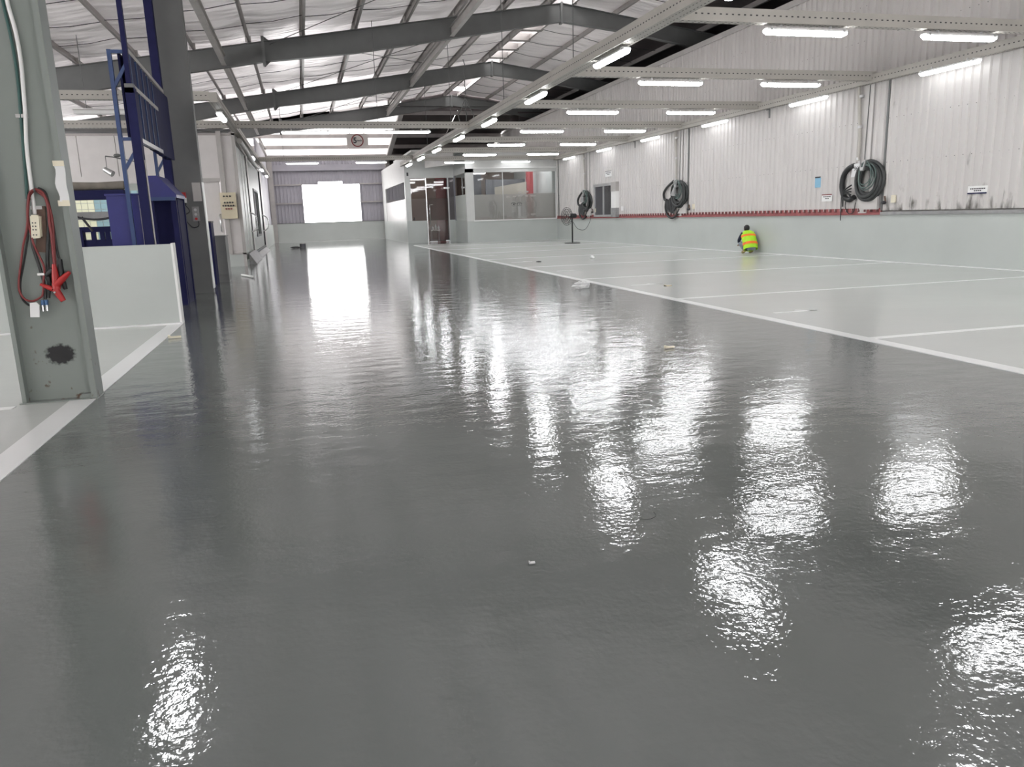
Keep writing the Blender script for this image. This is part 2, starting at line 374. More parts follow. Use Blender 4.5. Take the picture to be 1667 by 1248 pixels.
for i in range(112): b.box(RX - 0.055, RX - 0.037, 18.12 + i * 0.2475, 18.20 + i * 0.2475, 1.33, 1.43)  # darker red blocks stand in for the shadows between the ribs
o = b.build('rib_shade', M['red_shade'], wr); o['kind'] = 'stuff'
B().box(RX - 0.055, RX + 0.06, -10, 18.05, 1.25, 1.33).build('base_angle', M['greydirt'], wr, label='grey stained base channel')
b = B()
for z in (2.62, 3.75):
    for i in range(4 * 56): y = -10 + i * 0.25 + 0.195; b.box(RX - 0.042, RX - 0.03, y - 0.009, y + 0.009, z - 0.009, z + 0.009)
for z in (5.9, 6.8):
    for i in range(4 * 60): y = -10 + i * 0.25 + 0.195; b.box(RX + 0.02, RX + 0.03, y - 0.009, y + 0.009, z - 0.009, z + 0.009)
o = b.build('roofing_screw', M['ink'], wr); o['kind'] = 'stuff'
for y in (18.03, 29.1, 40.2, 45.6):            # open joints at the wall columns
    B().box(RX - 0.045, RX - 0.033, y - 0.035, y + 0.035, 1.36, 4.72).build('wall_joint', M['steel'], wr)
for y in (19.05, 30.05, 40.75):                # boxed columns behind the hose stations
    B().box(RX - 0.05, RX - 0.02, y - 0.45, y - 0.12, 1.3, 4.72).build('column_cover', M['sheet'], wr)
for y in (23.5, 34.3): B().box(RX - 0.06, RX - 0.035, y - 0.03, y + 0.03, 4.42, 4.72).box(RX - 0.06, RX - 0.035, y, y + 0.18, 4.68, 4.72).build('rail_bracket', M['steel'], wr)

# ------------------------------------------------------------------ far wall with the bright opening
FY = 64.0
wf = struct(B().box(-2.1, 7.1, FY, FY + 0.2, 0, 1.45).build('wall_far', M['dado']))
def far_sheet(x0, x1, z0, z1):
    s = rib_sheet('cladding_sheet', M['sheet_far'], wf, x1 - x0, z0, z1, 'x', pitch=(x1 - x0) / max(1, round((x1 - x0) / 0.25))); s.location = (x0, FY + 0.1, 0)
for x0, x1 in ((-2.1, -1.3), (-1.3, -0.5), (-0.5, 0.3), (4.75, 5.53), (5.53, 6.31), (6.31, 7.1)): far_sheet(x0, x1, 1.45, 4.36)
for x0, x1, z in ((-2.1, -1.1, 4.36), (-1.1, -0.1, 4.36), (-0.1, 0.74, 4.36), (0.74, 1.58, 4.36), (1.58, 2.5, 4.58), (2.5, 3.42, 4.58), (3.42, 4.1, 4.36), (4.1, 5.1, 4.36), (5.1, 6.1, 4.36), (6.1, 7.1, 4.36)): far_sheet(x0, x1, z, 6.3)
for z in (4.33, 2.92):
    B().box(-2.1, 0.3, FY - 0.04, FY + 0.06, z, z + 0.09).build('girt', M['steel_lt'], wf); B().box(4.75, 7.1, FY - 0.04, FY + 0.06, z, z + 0.09).build('girt', M['steel_lt'], wf)
B().box(0.25, 0.31, FY - 0.04, FY + 0.12, 1.45, 4.36).build('opening_jamb', M['sheet_far'], wf); B().box(4.74, 4.8, FY - 0.04, FY + 0.12, 1.45, 4.36).build('opening_jamb', M['sheet_far'], wf)
B().box(-2.1, 7.1, FY - 0.1, FY + 0.02, 5.42, 5.88).build('header_beam', M['sheet_far'], wf)
B().box(-2.1, 7.1, FY - 0.02, FY + 0.12, 1.43, 1.47).build('ledge', M['steel'], wf)
struct(B().box(6.85, 7.2, FY - 0.35, FY - 0.05, 0, 6.3).build('trim_1', M['steel_lt'])); struct(B().box(-2.15, -1.8, FY - 0.6, FY - 0.3, 0, 6.3).build('trim_2', M['steel_lt']))
# outer shell (mostly out of sight)
struct(B().box(-14.2, -14, -10, 66, 0, 2.9).box(-14.2, -14, -10, 66, 5.0, 6.6).build('wall_left', M['panel']))   # open daylight band along the unseen left side, sized to light the roof
struct(B().box(24, 24.2, -10, 66, 0, 8.5).build('wall_outer_right', M['shade_roof']))
struct(B().box(-14, 1.5, -10.2, -10, 0, 3.3).box(13.0, 24.2, -10.2, -10, 0, 3.3).box(-14, 24.2, -10.2, -10, 3.3, 10.2).build('wall_back', M['panel']))   # wide opening added behind the camera to light the foreground
struct(B().box(-14, -2.1, FY, FY + 0.2, 0, 7.0).build('wall_far_left', M['panel'])); struct(B().box(7.1, 24, FY, FY + 0.2, 0, 8.6).build('wall_far_right', M['shade_roof']))

# ------------------------------------------------------------------ roof
AX, AZ = 10.5, 9.55
def ztop(x): return AZ - 0.147 * abs(x - AX)
FR = [-3.8, 7.7, 19.2, 30.7, 42.2, 53.7]
ceil = struct(B().box(AX + 9, 24.2, -10, 64.2, 8.38, 8.45).build('ceiling', M['shade_roof']))
pxs = [-14.42 + 1.88 * i for i in range(14)]          # ... -1.26, .62, 2.5, 4.38, 6.26, 8.14, 10.02
pxs = [x for x in pxs if x < 10.2]
pr_x = pxs + [2 * AX - x for x in pxs if 2 * AX - x < 21.5]
xs_sorted = sorted(pr_x)
FY_ED = [-10.0] + FR[0:] 
def foil_panel(x0, x1, y0, y1, seed):
    nx, ny = 5, 16; vs = []; fs = []
    for j in range(ny + 1):
        for i in range(nx + 1):
            u, v = i / nx, j / ny; x = x0 + (x1 - x0) * u; y = y0 + (y1 - y0) * v
            e = math.sin(math.pi * u); n = noise.noise(Vector((x * 0.25, y * 0.9, seed * 3.1)))
            z = ztop(x) + 0.235 - 0.055 * e + 0.075 * n * e * (1 if 0 < j < ny else 0)
            vs.append((x, y, z))
    for j in range(ny):
        for i in range(nx): a = j * (nx + 1) + i; fs.append((a, a + 1, a + nx + 2, a + nx + 1))
    b = B(); b.add(vs, fs, True); return b
k = 0
for j in range(len(FY_ED) - 1):
    y0, y1 = FY_ED[j], FY_ED[j + 1]
    for i in range(len(xs_sorted) - 1):
        x0, x1 = xs_sorted[i], xs_sorted[i + 1]
        if x0 < AX < x1:
            for a, c in ((x0, AX - 0.44), (AX + 0.44, x1)) if y0 > 15 else ((x0, AX), (AX, x1)):
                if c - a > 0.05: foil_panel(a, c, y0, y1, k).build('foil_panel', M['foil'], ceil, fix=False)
            k += 1; continue
        if x0 > 13.2: m_ = M['shade_roof']  # panels towards and past the right wall coloured dark for the shade there
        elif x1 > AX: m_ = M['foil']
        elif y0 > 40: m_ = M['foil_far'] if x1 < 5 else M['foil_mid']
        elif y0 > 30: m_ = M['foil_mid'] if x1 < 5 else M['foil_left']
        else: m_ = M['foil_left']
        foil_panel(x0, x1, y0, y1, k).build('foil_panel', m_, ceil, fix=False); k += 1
def purlin_bm(x, y0, y1):
    """Z purlin: web, top lip and bottom flange"""
    z = ztop(x); s = 1 if x < AX else -1; b = B()
    b.box(x - 0.012, x + 0.012, y0, y1, z, z + 0.22); b.box(x, x + 0.085 * s, y0, y1, z, z + 0.014); b.box(x, x - 0.085 * s, y0, y1, z + 0.206, z + 0.22); return b
for j in range(len(FY_ED) - 1):
    for x in xs_sorted:
        if x < 18: purlin_bm(x, FY_ED[j], FY_ED[j + 1]).build('purlin', M['purlin'], ceil)
        if -9 < x < 12 and 2 <= j: 
            z = ztop(x); b = B()                        # cleats over the rafter
            b.box(x - 0.10, x + 0.10, FY_ED[j + 1] - 0.22, FY_ED[j + 1] - 0.16, z + 0.0, z + 0.2); b.build('purlin_cleat', M['steel_lt'], ceil)
b = B()
for y in (21.5, 23.8, 26.2, 28.6, 33.0, 35.2, 37.6, 40.0, 44.5, 47.0, 49.5, 51.8):
    for x in xs_sorted:
        if -9 < x < 16:
            x2 = x + 1.88; sk = 0.25 * math.sin(y * 7 + x)
            if x < AX < x2: continue
            b.tube([(x, y, ztop(x) + 0.17), (x + 0.94, y + sk * .5, ztop(x + 0.94) + 0.12), (x2, y + sk, ztop(x2) + 0.17)], 0.012, 4)
o = b.build('support_wire', M['ink'], ceil); o['kind'] = 'stuff'
for y in (20.5, 22.4, 24.4, 26.4, 28.6, 32.4, 34.6, 36.6, 38.6, 40.6):   # short channels across the open ridge
    b = B().box(AX - 0.52, AX + 0.52, y - 0.012, y + 0.012, AZ - 0.10, AZ + 0.2); b.box(AX - 0.52, AX + 0.52, y, y + 0.35, AZ - 0.10, AZ - 0.08); b.build('ridge_channel', M['purlin'], ceil)
B().box(AX - 0.15, AX + 1.0, 15, 53.7, AZ + 0.55, AZ + 0.6).build('ridge_cap', M['shade_roof'], ceil)
# rafters
def rafter(y, label, xl=-13.9, xr=21.5):
    t = thing('steel_rafter', label, 'roof beam', (AX, y, 8.87), 'portal rafters')
    LB = [(10.5, 8.87), (2.5, 7.56), (-0.75, 7.20), (-3.3, 6.80), (-7.57, 5.95), (-13.9, 4.7)]
    RB = [(10.5, 8.87), (13.5, 8.52), (16.3, 8.05), (21.5, 7.1)]
    for side, pts in (('left', LB), ('right', RB)):
        pts = [p for p in pts if xl - 0.01 <= p[0] <= xr + 0.01]
        if pts[-1][0] > xl and side == 'left' and xl > -13:
            pts.append((xl, 7.03))
        b = B(); top = [(x, ztop(x)) for x, z in pts]
        for i in range(len(pts) - 1):
            (xa, za), (xb, zb) = pts[i], pts[i + 1]; ta, tb = ztop(xa), ztop(xb)
            b.prism([(xa, za), (xb, zb), (xb, tb), (xa, ta)], lambda u, v, w: (u, w, v), y - 0.012, y + 0.012)
            b.prism([(xa, za), (xb, zb), (xb, zb + 0.022), (xa, za + 0.022)], lambda u, v, w: (u, w, v), y - 0.13, y + 0.13)
            b.prism([(xa, ta - 0.022), (xb, tb - 0.022), (xb, tb), (xa, ta)], lambda u, v, w: (u, w, v), y - 0.13, y + 0.13)
        b.build('rafter_arm', M['steel'], t)
    B().box(AX - 0.045, AX + 0.045, y - 0.14, y + 0.14, 8.80, AZ + 0.03).build('apex_plate', M['steel'], t)
    if xl < -3:
        x = -0.78; b = B()
        b.prism([(x - 0.05, 7.08), (x + 0.05, 7.08), (x + 0.05, 8.05), (x - 0.05, 8.05)], lambda u, v, w: (u, w, v), y - 0.17, y + 0.17)
        b.prism([(x, 7.2), (x + 0.25, 7.25), (x, 7.02)], lambda u, v, w: (u, w, v), y - 0.02, y + 0.02); b.prism([(x, 7.88), (x + 0.22, 7.93), (x, 8.1)], lambda u, v, w: (u, w, v), y - 0.02, y + 0.02)
        b.build('splice_plate', M['steel'], t)
    return t
rafter(19.2, 'grey steel rafter overhead on the dark column, out of the top of the frame', xl=-2.4)
rafter(30.7, 'nearest full grey steel rafter, its apex at the top edge'); rafter(42.2, 'second grey steel rafter, behind the nearest one'); rafter(53.7, 'farthest grey steel rafter above the speed sign')
def tie(x, z, y0, y1, label, w=0.16):
    t = thing('tie_beam', label, 'roof beam', (x, y0, z), 'tie beams between rafters')
    b = B().box(x - 0.012, x + 0.012, y0, y1, z, z + 0.3); b.build('web', M['steel_lt'], t)
    B().box(x - w / 2, x + w / 2, y0, y1, z - 0.016, z).build('flange', M['steel_lt'], t); B().box(x - w / 2, x + w / 2, y0, y1, z + 0.3, z + 0.316).build('flange', M['steel_lt'], t)
nm = ['nearest', 'second', 'farthest']
for i, (a, c) in enumerate(((19.4, 30.56), (30.84, 42.06), (42.34, 53.56))):
    tie(-2.15, 7.05, a, c, 'pale tie beam under the left roof slope, %s of three' % nm[i]); tie(6.1, 8.22, a, c, 'pale tie beam left of the ridge, %s of three' % nm[i])
tie(-2.15, 6.6, 53.84, 63.6, 'pale tie beam over the booth end near the far wall')
for i, (x0, y0, x1, y1) in enumerate(((-0.7, 30.9, 8.1, 19.6), (-0.7, 42.0, 8.1, 31.0), (0.3, 30.9, 8.6, 42.0), (1.0, 42.4, 8.5, 53.4), (0.5, 53.4, 8.0, 42.5))):
    B().tube([(x0, y0, ztop(x0) - 0.12), (x1, y1, ztop(x1) - 0.12)], 0.014, 5).build('brace_rod', M['steel'], ceil)
# lean-to roof beyond the last rafter
def zl(y): return 6.2 + (64 - y) * 0.228
for x0, x1, m_ in ((-8.0, -5.0, 'daylight'), (-5.0, -2.0, 'daylight'), (-2.0, 1.0, 'daylight'), (1.0, 4.0, 'daylight'), (4.0, 7.0, 'daylight'), (7.0, 11.0, 'shade_roof'), (11.0, 15.2, 'shade_roof')):  # one roofing throughout: left sheets glow, right ones coloured dark for shade
    b = B(); n = 14; vs = []
    for i in range(n + 1):
        y = 53.6 + (64.2 - 53.6) * i / n; vs += [(x0 + 0.01, y, zl(y) + 0.26), (x1 - 0.01, y, zl(y) + 0.26)]
    b.add(vs, [(2 * i, 2 * i + 1, 2 * i + 3, 2 * i + 2) for i in range(n)], True); b.build('lean_to_sheet', M[m_], ceil, fix=False)
for y in (54.4, 56.6, 58.9, 61.3, 63.5):
    z = zl(y); b = B().box(-8, 15.2, y - 0.02, y + 0.02, z, z + 0.26); b.box(-8, 15.2, y, y + 0.14, z, z + 0.02); b.build('lean_to_purlin', M['purlin'], ceil)
b = B(); b.bar((7.05, 64, zl(64) - 0.12), (7.05, 53.8, zl(53.8) - 0.12), 0.32, 0.22); b.build('lean_to_rafter', M['steel_lt'], ceil)
B().add([(-14, 53.7, 4.7), (-8, 53.7, 4.7), (-8, 53.7, 7.1), (-14, 53.7, 6.3)], [(0, 1, 2, 3)]).build('gable_infill', M['shade_roof'], ceil)
B().add([(7.1, 53.75, 8.6), (15.2, 53.75, 8.6), (15.2, 53.75, 9.4), (10.5, 53.75, 9.9), (7.1, 53.75, 9.4)], [(0, 1, 2, 3, 4)]).build('gable_infill', M['shade_roof'], ceil)
B().add([(-8, 53.75, 8.5), (7.1, 53.75, 8.5), (7.1, 53.75, 9.3), (-8, 53.75, 7.1)], [(0, 1, 2, 3)]).build('gable_infill', M['daylight'], ceil)
B().box(15.2, 24, 53.7, 53.8, 7.6, 9.2).build('gable_infill', M['shade_roof'], ceil); B().box(15.1, 24.2, 53.6, 64.3, 8.4, 8.5).build('eave_infill', M['shade_roof'], ceil)
B().add([(-14.1, -10, 6.05), (-14.1, 66, 6.05), (-13.2, 66, 6.4), (-13.2, -10, 6.4)], [(0, 1, 2, 3)]).build('eave_infill', M['shade_roof'], ceil)
B().box(-14, -8, 53.6, 64.2, 6.9, 7.0).build('eave_infill', M['shade_roof'], ceil)

# ------------------------------------------------------------------ lighting beams
BZ = 4.78
def perforated(name, label, a, b_, w=0.14, h=0.22, group=None, holes=True):
    a, b_ = Vector(a), Vector(b_); d = (b_ - a).normalized(); L = (b_ - a).length; sd = Vector((d.y, -d.x, 0))
    t = thing(name, label, 'beam', a, group)
    m = B(); m.bar(a + Vector((0, 0, h / 2)), b_ + Vector((0, 0, h / 2)), w, h); m.build('channel', M['beam'], t)
    m = B(); m.bar(a + Vector((0, 0, -0.006)), b_ + Vector((0, 0, -0.006)), w + 0.05, 0.012); m.build('flange', M['beam'], t)
    if holes:
        m = B(); n = int(L / 0.12)
        for i in range(n):
            for s in (-1, 1):
                p = a + d * (0.1 + i * 0.12) + sd * (s * (w / 2 + 0.001)) + Vector((0, 0, h * 0.5)); m.bar(p - d * 0.02, p + d * 0.02, 0.004, 0.02)
                p = a + d * (0.1 + i * 0.12) + Vector((0, 0, -0.013)) + sd * (s * w * 0.3); m.bar(p - d * 0.02, p + d * 0.02, 0.014, 0.003)
        o = m.build('slot_row', M['ink'], t); o['kind'] = 'stuff'
    return t
CY = [13.15 + 5.42 * i for i in range(7)]
for i, y in enumerate(CY):
    perforated('cross_beam', 'perforated cross beam from centre rail to corrugated wall, %s from the camera' % ORD[i], (6.62, y, BZ), (15.2, y, BZ), group='cross beams over the bays')
perforated('cross_beam', 'perforated cross beam overhead, nearer than the frame shows', (6.62, 7.73, BZ), (15.2, 7.73, BZ)); perforated('cross_beam', 'perforated cross beam directly overhead, out of the frame', (6.62, 2.31, BZ), (15.2, 2.31, BZ))
perforated('centre_light_rail', 'long beige light rail along the parking bay line', (6.48, -2, BZ), (6.48, 50.5, BZ), w=0.24, h=0.26)
perforated('wall_light_rail', 'perforated light rail along the top of the corrugated wall', (15.14, -2, 4.72), (15.14, 45.9, 4.72), w=0.12, h=0.22)
perforated('aisle_beam', 'perforated beam across the aisle carrying the speed sign', (-9.6, CY[3], BZ + 0.05), (6.36, CY[3], BZ), group='beams across the aisle')
perforated('aisle_beam', 'far dark beam across the aisle with two slim lamps', (-2.0, 44.7, BZ), (6.36, 44.7, BZ), w=0.16, group='beams across the aisle')
perforated('aisle_beam', 'short perforated beam at upper left above the white panels', (-9.6, 23.2, BZ + 0.05), (-2.1, 23.2, BZ + 0.05), group='beams across the aisle')
perforated('left_light_rail', 'pale light rail over the left edge of the aisle', (-2.0, 23.1, BZ), (-2.0, 60, BZ), w=0.2, h=0.24)
perforated('near_light_rail', 'short light rail overhead at left, out of the frame', (-2.1, 8, BZ), (-2.1, 11.6, BZ), w=0.2, h=0.24)
for i, (x, y, z0, z1) in enumerate(((6.48, 24.6, 5.04, 8.9), (6.48, 33.5, 5.04, 8.9), (6.48, 18.1, 5.04, 8.8), (6.48, 40.0, 5.04, 8.9), (3.0, CY[3], 5.0, 8.4), (-0.6, 44.7, 5.0, 7.9))):
    B().tube([(x, y, z0), (x, y, z1)], 0.012, 5).build('hanger_rod', M['steel'], ceil)
t = thing('hook_chain', 'small lifting chain hanging over the centre rail', 'chain', (6.4, 30.0, 5.2))
b = B()
for i in range(10): b.tube([(6.4 + 0.03 * (i % 2), 30.0, 5.1 + i * 0.22), (6.4 - 0.03 * (i % 2), 30.0, 5.32 + i * 0.22)], 0.018, 5)
b.build('links', M['steel'], t); b = B()
for s in (-1, 1): b.tube([(6.4, 30.0, 5.9), (6.4 + s * 0.3, 30, 5.3), (6.4 + s * 0.25, 30, 5.04)], 0.02, 5)
b.build('sling', M['steel'], t)

# fluorescent fittings
def fitting_proto(name, L=1.72, lamp='lamp'):
    t = thing(name, 'x', 'light')
    b = B(); b.prism([(-0.075, 0.0), (0.075, 0.0), (0.085, -0.035), (-0.085, -0.035)], lambda u, v, w: (w, u, v), -L / 2 + 0.02, L / 2 - 0.02); b.build('housing', M['white'], t, local=True)
    prof = [(-0.082, -0.035), (0.082, -0.035), (0.078, -0.075), (0.045, -0.105), (-0.045, -0.105), (-0.078, -0.075)]
    rings = []
    for w, s in ((-L / 2, 0.55), (-L / 2 + 0.07, 1.0), (L / 2 - 0.07, 1.0), (L / 2, 0.55)):
        rings.append([Vector((w, u * s, -0.035 + (v + 0.035) * s)) for u, v in prof])
    B().loft(rings, smooth=False).build('diffuser', M[lamp], t, local=True)
    for s in (-1, 1):
        B().box(s * (L / 2 - 0.10) - 0.02, s * (L / 2 - 0.10) + 0.02, -0.095, 0.095, -0.05, 0.02).build('clip', M['alu'], t, local=True)
        B().box(s * L * 0.3 - 0.015, s * L * 0.3 + 0.015, -0.02, 0.02, 0, 0.066).build('hanger', M['alu'], t, local=True)
    return t
lit = fitting_proto('fluorescent_fitting'); dimp = fitting_proto('slim_tube_light', 1.7, 'lamp_dim'); wallp = fitting_proto('wall_wash_fitting', 1.75, 'lamp_wall'); used = set()
def place(src, loc, rotz, label, group):
    o = src if src.name not in used else copy_tree(src); used.add(src.name)
    o.location = loc; o.rotation_euler = (0, 0, rotz); o['label'] = label; o['group'] = group
    ORG[o.name] = Vector(loc); return o
for i, y in enumerate(CY):
    for side, x in (('left', 9.22), ('right', 12.65)):
        place(lit if i < 6 else wallp, (x, y, BZ - 0.08), 0, 'lit white fluorescent fitting, %s of the pair under the %s cross beam' % (side, ORD[i] if i < 6 else 'farthest'), 'fittings under the cross beams')
for y, w_ in ((7.73, 'just above the view, seen only mirrored in the floor'), (2.31, 'straight overhead, added to light the foreground')):  # straight overhead pair is added to light the foreground
    for side, x in (('left', 9.22), ('right', 12.65)): place(lit, (x, y, BZ - 0.08), 0, 'lit fluorescent fitting %s, %s one' % (w_, side), 'fittings under the cross beams')
for i, y in enumerate((10.4, 15.8, 21.2, 26.7, 32.0, 37.4, 42.4, 47.3)):
    place(lit, (6.48, y, BZ - 0.08), R(90), 'lit fluorescent fitting on the long centre rail, %s from the camera' % ORD[i], 'fittings on the centre rail')
place(lit, (6.48, 5.0, BZ - 0.08), R(90), 'lit fluorescent fitting on the centre rail overhead, above the view', 'fittings on the centre rail')
for i, y in enumerate((15.8, 21.1, 26.6, 32.1, 37.5, 42.8)):
    place(wallp, (14.98, y, 4.66), R(90), 'lit fluorescent fitting washing the corrugated wall, %s from the camera' % (ORD[i] if i < 5 else 'farthest'), 'fittings along the corrugated wall')
place(wallp, (14.98, 10.4, 4.66), R(90), 'lit fluorescent fitting on the corrugated wall right of the view', 'fittings along the corrugated wall')
place(lit, (-2.1, 9.9, BZ - 0.08), R(90), 'lit fluorescent fitting overhead at left, mirrored at the floor bottom left', 'fittings over the left aisle edge')
for y, w_ in ((25.3, 'beside the dark column top'), (40.7, 'above the booth door'), (49.9, 'just past the booth'), (56.5, 'nearest the far wall')):
    place(dimp, (-2.0, y, BZ - 0.08), R(90), 'small light on the left rail %s' % w_, 'tube lights over the aisle')
for x, y, w_ in ((0.45, CY[3], 'left of the speed sign'), (4.05, CY[3], 'right of the speed sign'), (0.35, 44.7, 'left above the bright opening'), (4.05, 44.7, 'right above the bright opening')):
    place(dimp, (x, y, BZ - 0.08), 0, 'slim tube light under the aisle beam, %s' % w_, 'tube lights over the aisle')

# ------------------------------------------------------------------ glazed office at the far right
LY, OY = 49.7, 46.0
of = struct(B().box(6.5, 7.8, LY, LY + 0.15, 0, 1.38).build('wall_office_front', M['dado']))
B().box(9.25, 9.62, LY, LY + 0.15, 0, 1.38).build('dado', M['dado'], of)
B().box(6.5, 9.62, LY, LY + 0.15, 4.0, 5.4).build('fascia', M['office'], of); B().box(6.5, 6.84, LY, LY + 0.15, 1.38, 4.0).build('pier', M['office'], of)
B().box(6.84, 7.78, LY + 0.05, LY + 0.07, 1.38, 4.0).build('pane', M['tinted'], of, label='tinted glass pane left of the door'); B().box(6.84, 7.78, LY + 0.075, LY + 0.08, 1.38, 2.75).build('frosted_film', M['frost'], of)
B().box(7.78, 7.84, LY, LY + 0.12, 0, 4.0).build('mullion', M['chrome'], of); B().box(9.2, 9.26, LY, LY + 0.12, 0, 4.0).build('mullion', M['alu'], of)
B().box(9.26, 9.6, LY + 0.05, LY + 0.07, 1.38, 4.0).build('pane', M['tinted'], of)
dr = struct(thing('door_1', 'tinted frameless glass door of the office', 'door', (7.84, LY, 0)))
B().box(7.86, 9.18, LY + 0.03, LY + 0.05, 0.05, 3.95).build('door_leaf', M['tinted'], dr); B().box(7.86, 9.18, LY + 0.055, LY + 0.06, 1.38, 2.75).build('frosted_film', film_mat('frosted_film_door', (0.36, 0.27, 0.25), 0.5), dr)
B().tube([(7.98, LY + 0.03, 1.15), (7.98, LY - 0.06, 1.15), (7.98, LY - 0.06, 2.35), (7.98, LY + 0.03, 2.35), (8.2, LY + 0.03, 2.35)], 0.025, 6).build('pull_handle', M['chrome'], dr)
B().box(8.95, 9.3, LY - 0.02, LY + 0.08, 3.32, 3.42).build('top_hinge', M['chrome'], dr); B().box(8.95, 9.25, LY - 0.02, LY + 0.08, 0.03, 0.12).build('bottom_hinge', M['chrome'], dr)
b = B().box(7.9, 8.4, LY - 0.02, LY + 0.08, 0.02, 0.08); b.build('bottom_rail', M['alu'], dr)
# protruding right part
o2 = struct(B().box(9.62, RX, OY, OY + 0.2, 0, 1.27).build('wall_office_bay', M['dado']))
B().box(9.62, 9.82, OY + 0.2, LY, 0, 1.32).build('return_dado', M['dado'], o2); B().box(9.62, 10.1, OY, OY + 0.25, 1.27, 4.3).build('pier', M['office'], o2)
B().box(9.62, RX, OY, OY + 0.2, 4.09, 4.35).build('window_head', M['office'], o2); B().box(9.62, RX, OY, OY + 0.2, 4.35, 5.42).build('fascia', M['office'], o2)
B().box(9.62, RX, OY - 0.06, OY, 4.3, 4.36).build('drip_edge', M['white'], o2); B().box(10.05, RX, OY - 0.07, OY + 0.2, 1.25, 1.31).build('sill', M['white'], o2)
B().box(9.70, 9.72, OY + 0.25, LY, 1.32, 4.1).build('pane', M['glass'], o2); B().box(9.685, 9.69, OY + 0.25, LY, 1.32, 2.85).build('frosted_film', film_mat('frost_return', (0.70, 0.74, 0.70), 0.75), o2)
B().box(9.62, 9.8, OY + 0.2, LY, 4.1, 5.42).build('return_fascia', M['office'], o2)
b = B(); b.prism([(8.9, 45.85), (8.95, 45.9), (7.68, 48.55), (7.63, 48.5)], lambda u, v, w: (u, v, w), 4.55, 5.5); b.build('sign_board', M['steel_lt'], o2, label='blank board beside the rail end')
B().box(7.6, 8.9, LY - 0.3, LY, 5.4, 5.5).build('coping', M['office'], o2); B().box(8.9, RX, OY - 0.1, OY + 0.3, 5.42, 5.5).build('coping', M['office'], o2)
w2 = struct(thing('window_1', 'wide office window with frosted lower half', 'window', (10.1, OY, 1.3)))
for x0, x1 in ((10.1, 11.88), (11.92, 15.22)):
    B().box(x0, x1, OY + 0.08, OY + 0.095, 1.31, 4.08).build('pane', M['glass'], w2); B().box(x0, x1, OY + 0.1, OY + 0.105, 1.31, 2.8).build('frosted_film', M['frost'], w2)
B().box(11.88, 11.92, OY + 0.06, OY + 0.11, 1.31, 4.08).build('mullion', M['alu'], w2); B().box(15.22, 15.3, OY + 0.02, OY + 0.16, 1.3, 4.09).build('frame_side', M['white'], w2)
b = B()
for cx in (12.55, 12.92):                        # small printed motif on the film
    b.tube([(cx - 0.16, OY + 0.07, 2.2), (cx - 0.07, OY + 0.07, 2.29), (cx + 0.04, OY + 0.07, 2.29), (cx + 0.14, OY + 0.07, 2.2)], 0.014, 5); b.tube([(cx - 0.12, OY + 0.07, 2.12), (cx, OY + 0.07, 2.08), (cx + 0.1, OY + 0.07, 2.12)], 0.008, 5)
b.ball((12.56, OY + 0.07, 2.19), 0.045, 0.008, 0.05); b.box(12.9, 12.93, OY + 0.065, OY + 0.075, 2.15, 2.24); b.build('printed_motif', M['ink'], w2)
b = B()
for x0, x1, z in ((12.1, 12.35, 2.6), (12.5, 12.72, 2.6), (12.85, 13.12, 2.62), (13.3, 13.45, 2.62), (13.62, 13.95, 2.62), (12.86, 13.1, 2.83), (13.22, 13.5, 2.86), (13.62, 13.92, 1.52)):
    b.box(x0, x1, OY + 0.068, OY + 0.076, z, z + 0.1)
b.build('printed_strip', M['steel_lt'], w2)
# side wall towards the aisle
o3 = struct(B().box(6.5, 6.65, LY + 0.15, FY - 0.3, 0, 1.38).build('wall_office_side', M['dado']))
B().box(6.5, 6.65, LY + 0.15, FY - 0.3, 3.8, 5.3).build('fascia', M['office'], o3); B().box(6.5, 6.65, LY + 0.15, LY + 0.4, 1.38, 3.8).build('pier', M['office'], o3); B().box(6.5, 6.65, 61.5, FY - 0.3, 1.38, 3.8).build('pier', M['office'], o3)
B().box(6.56, 6.58, LY + 0.4, 61.5, 1.38, 3.8).build('pane', M['glass'], o3); B().box(6.53, 6.54, LY + 0.4, 61.5, 1.38, 2.75).build('frosted_film', film_mat('frost_side', (0.75, 0.74, 0.73), 0.85), o3)
b = B().box(6.44, 6.5, LY - 0.03, LY + 0.05, 4.85, 5.02); b.build('alarm_box', M['ink'], o3)
tag(B().box(6.63, 6.74, LY - 0.06, LY, 4.15, 4.35).build('door_sensor', M['ink']), 'small dark sensor box above the office pane', 'sensor'); tag(B().box(6.93, 7.0, LY - 0.05, LY, 1.42, 1.6).build('wall_switch', M['ink']), 'small dark switch low on the office pane', 'switch')
# office interior
struct(B().box(6.65, RX, 55.0, 55.15, 0, 5.3).build('wall_office_back', M['brownwall'])); struct(B().box(9.85, 12.3, 53.6, 53.75, 0, 4.6).build('wall_office_inner', M['roomgrey']))
struct(B().box(12.3, 15.25, 52.2, 52.35, 0, 3.95).build('wall_office_screen', M['roomgrey'])); struct(B().box(15.06, 15.28, OY + 0.2, 55, 0, 5.3).build('wall_office_right', M['office']))
struct(B().box(6.5, RX, OY + 0.2, 55.1, 5.3, 5.42).build('ceiling_office', M['office'])) ; struct(B().box(9.3, 11.0, 54.8, 54.95, 0, 4.6).build('trim_3', M['maroon'])); struct(B().box(14.35, 14.75, 49.2, 49.5, 0, 4.6).build('trim_4', M['signalred']))
b = B().prism([(12.1, 2.5), (14.2, 2.5), (14.2, 3.62), (12.1, 3.32)], lambda u, v, w: (u, w, v), 48.9, 48.95); tag(b.build('display_board', M['tan']), 'tan display board behind the office window', 'board')
t = thing('steel_trolley', 'small bright steel rack just behind the glass door', 'rack', (8.45, 50.8, 0))
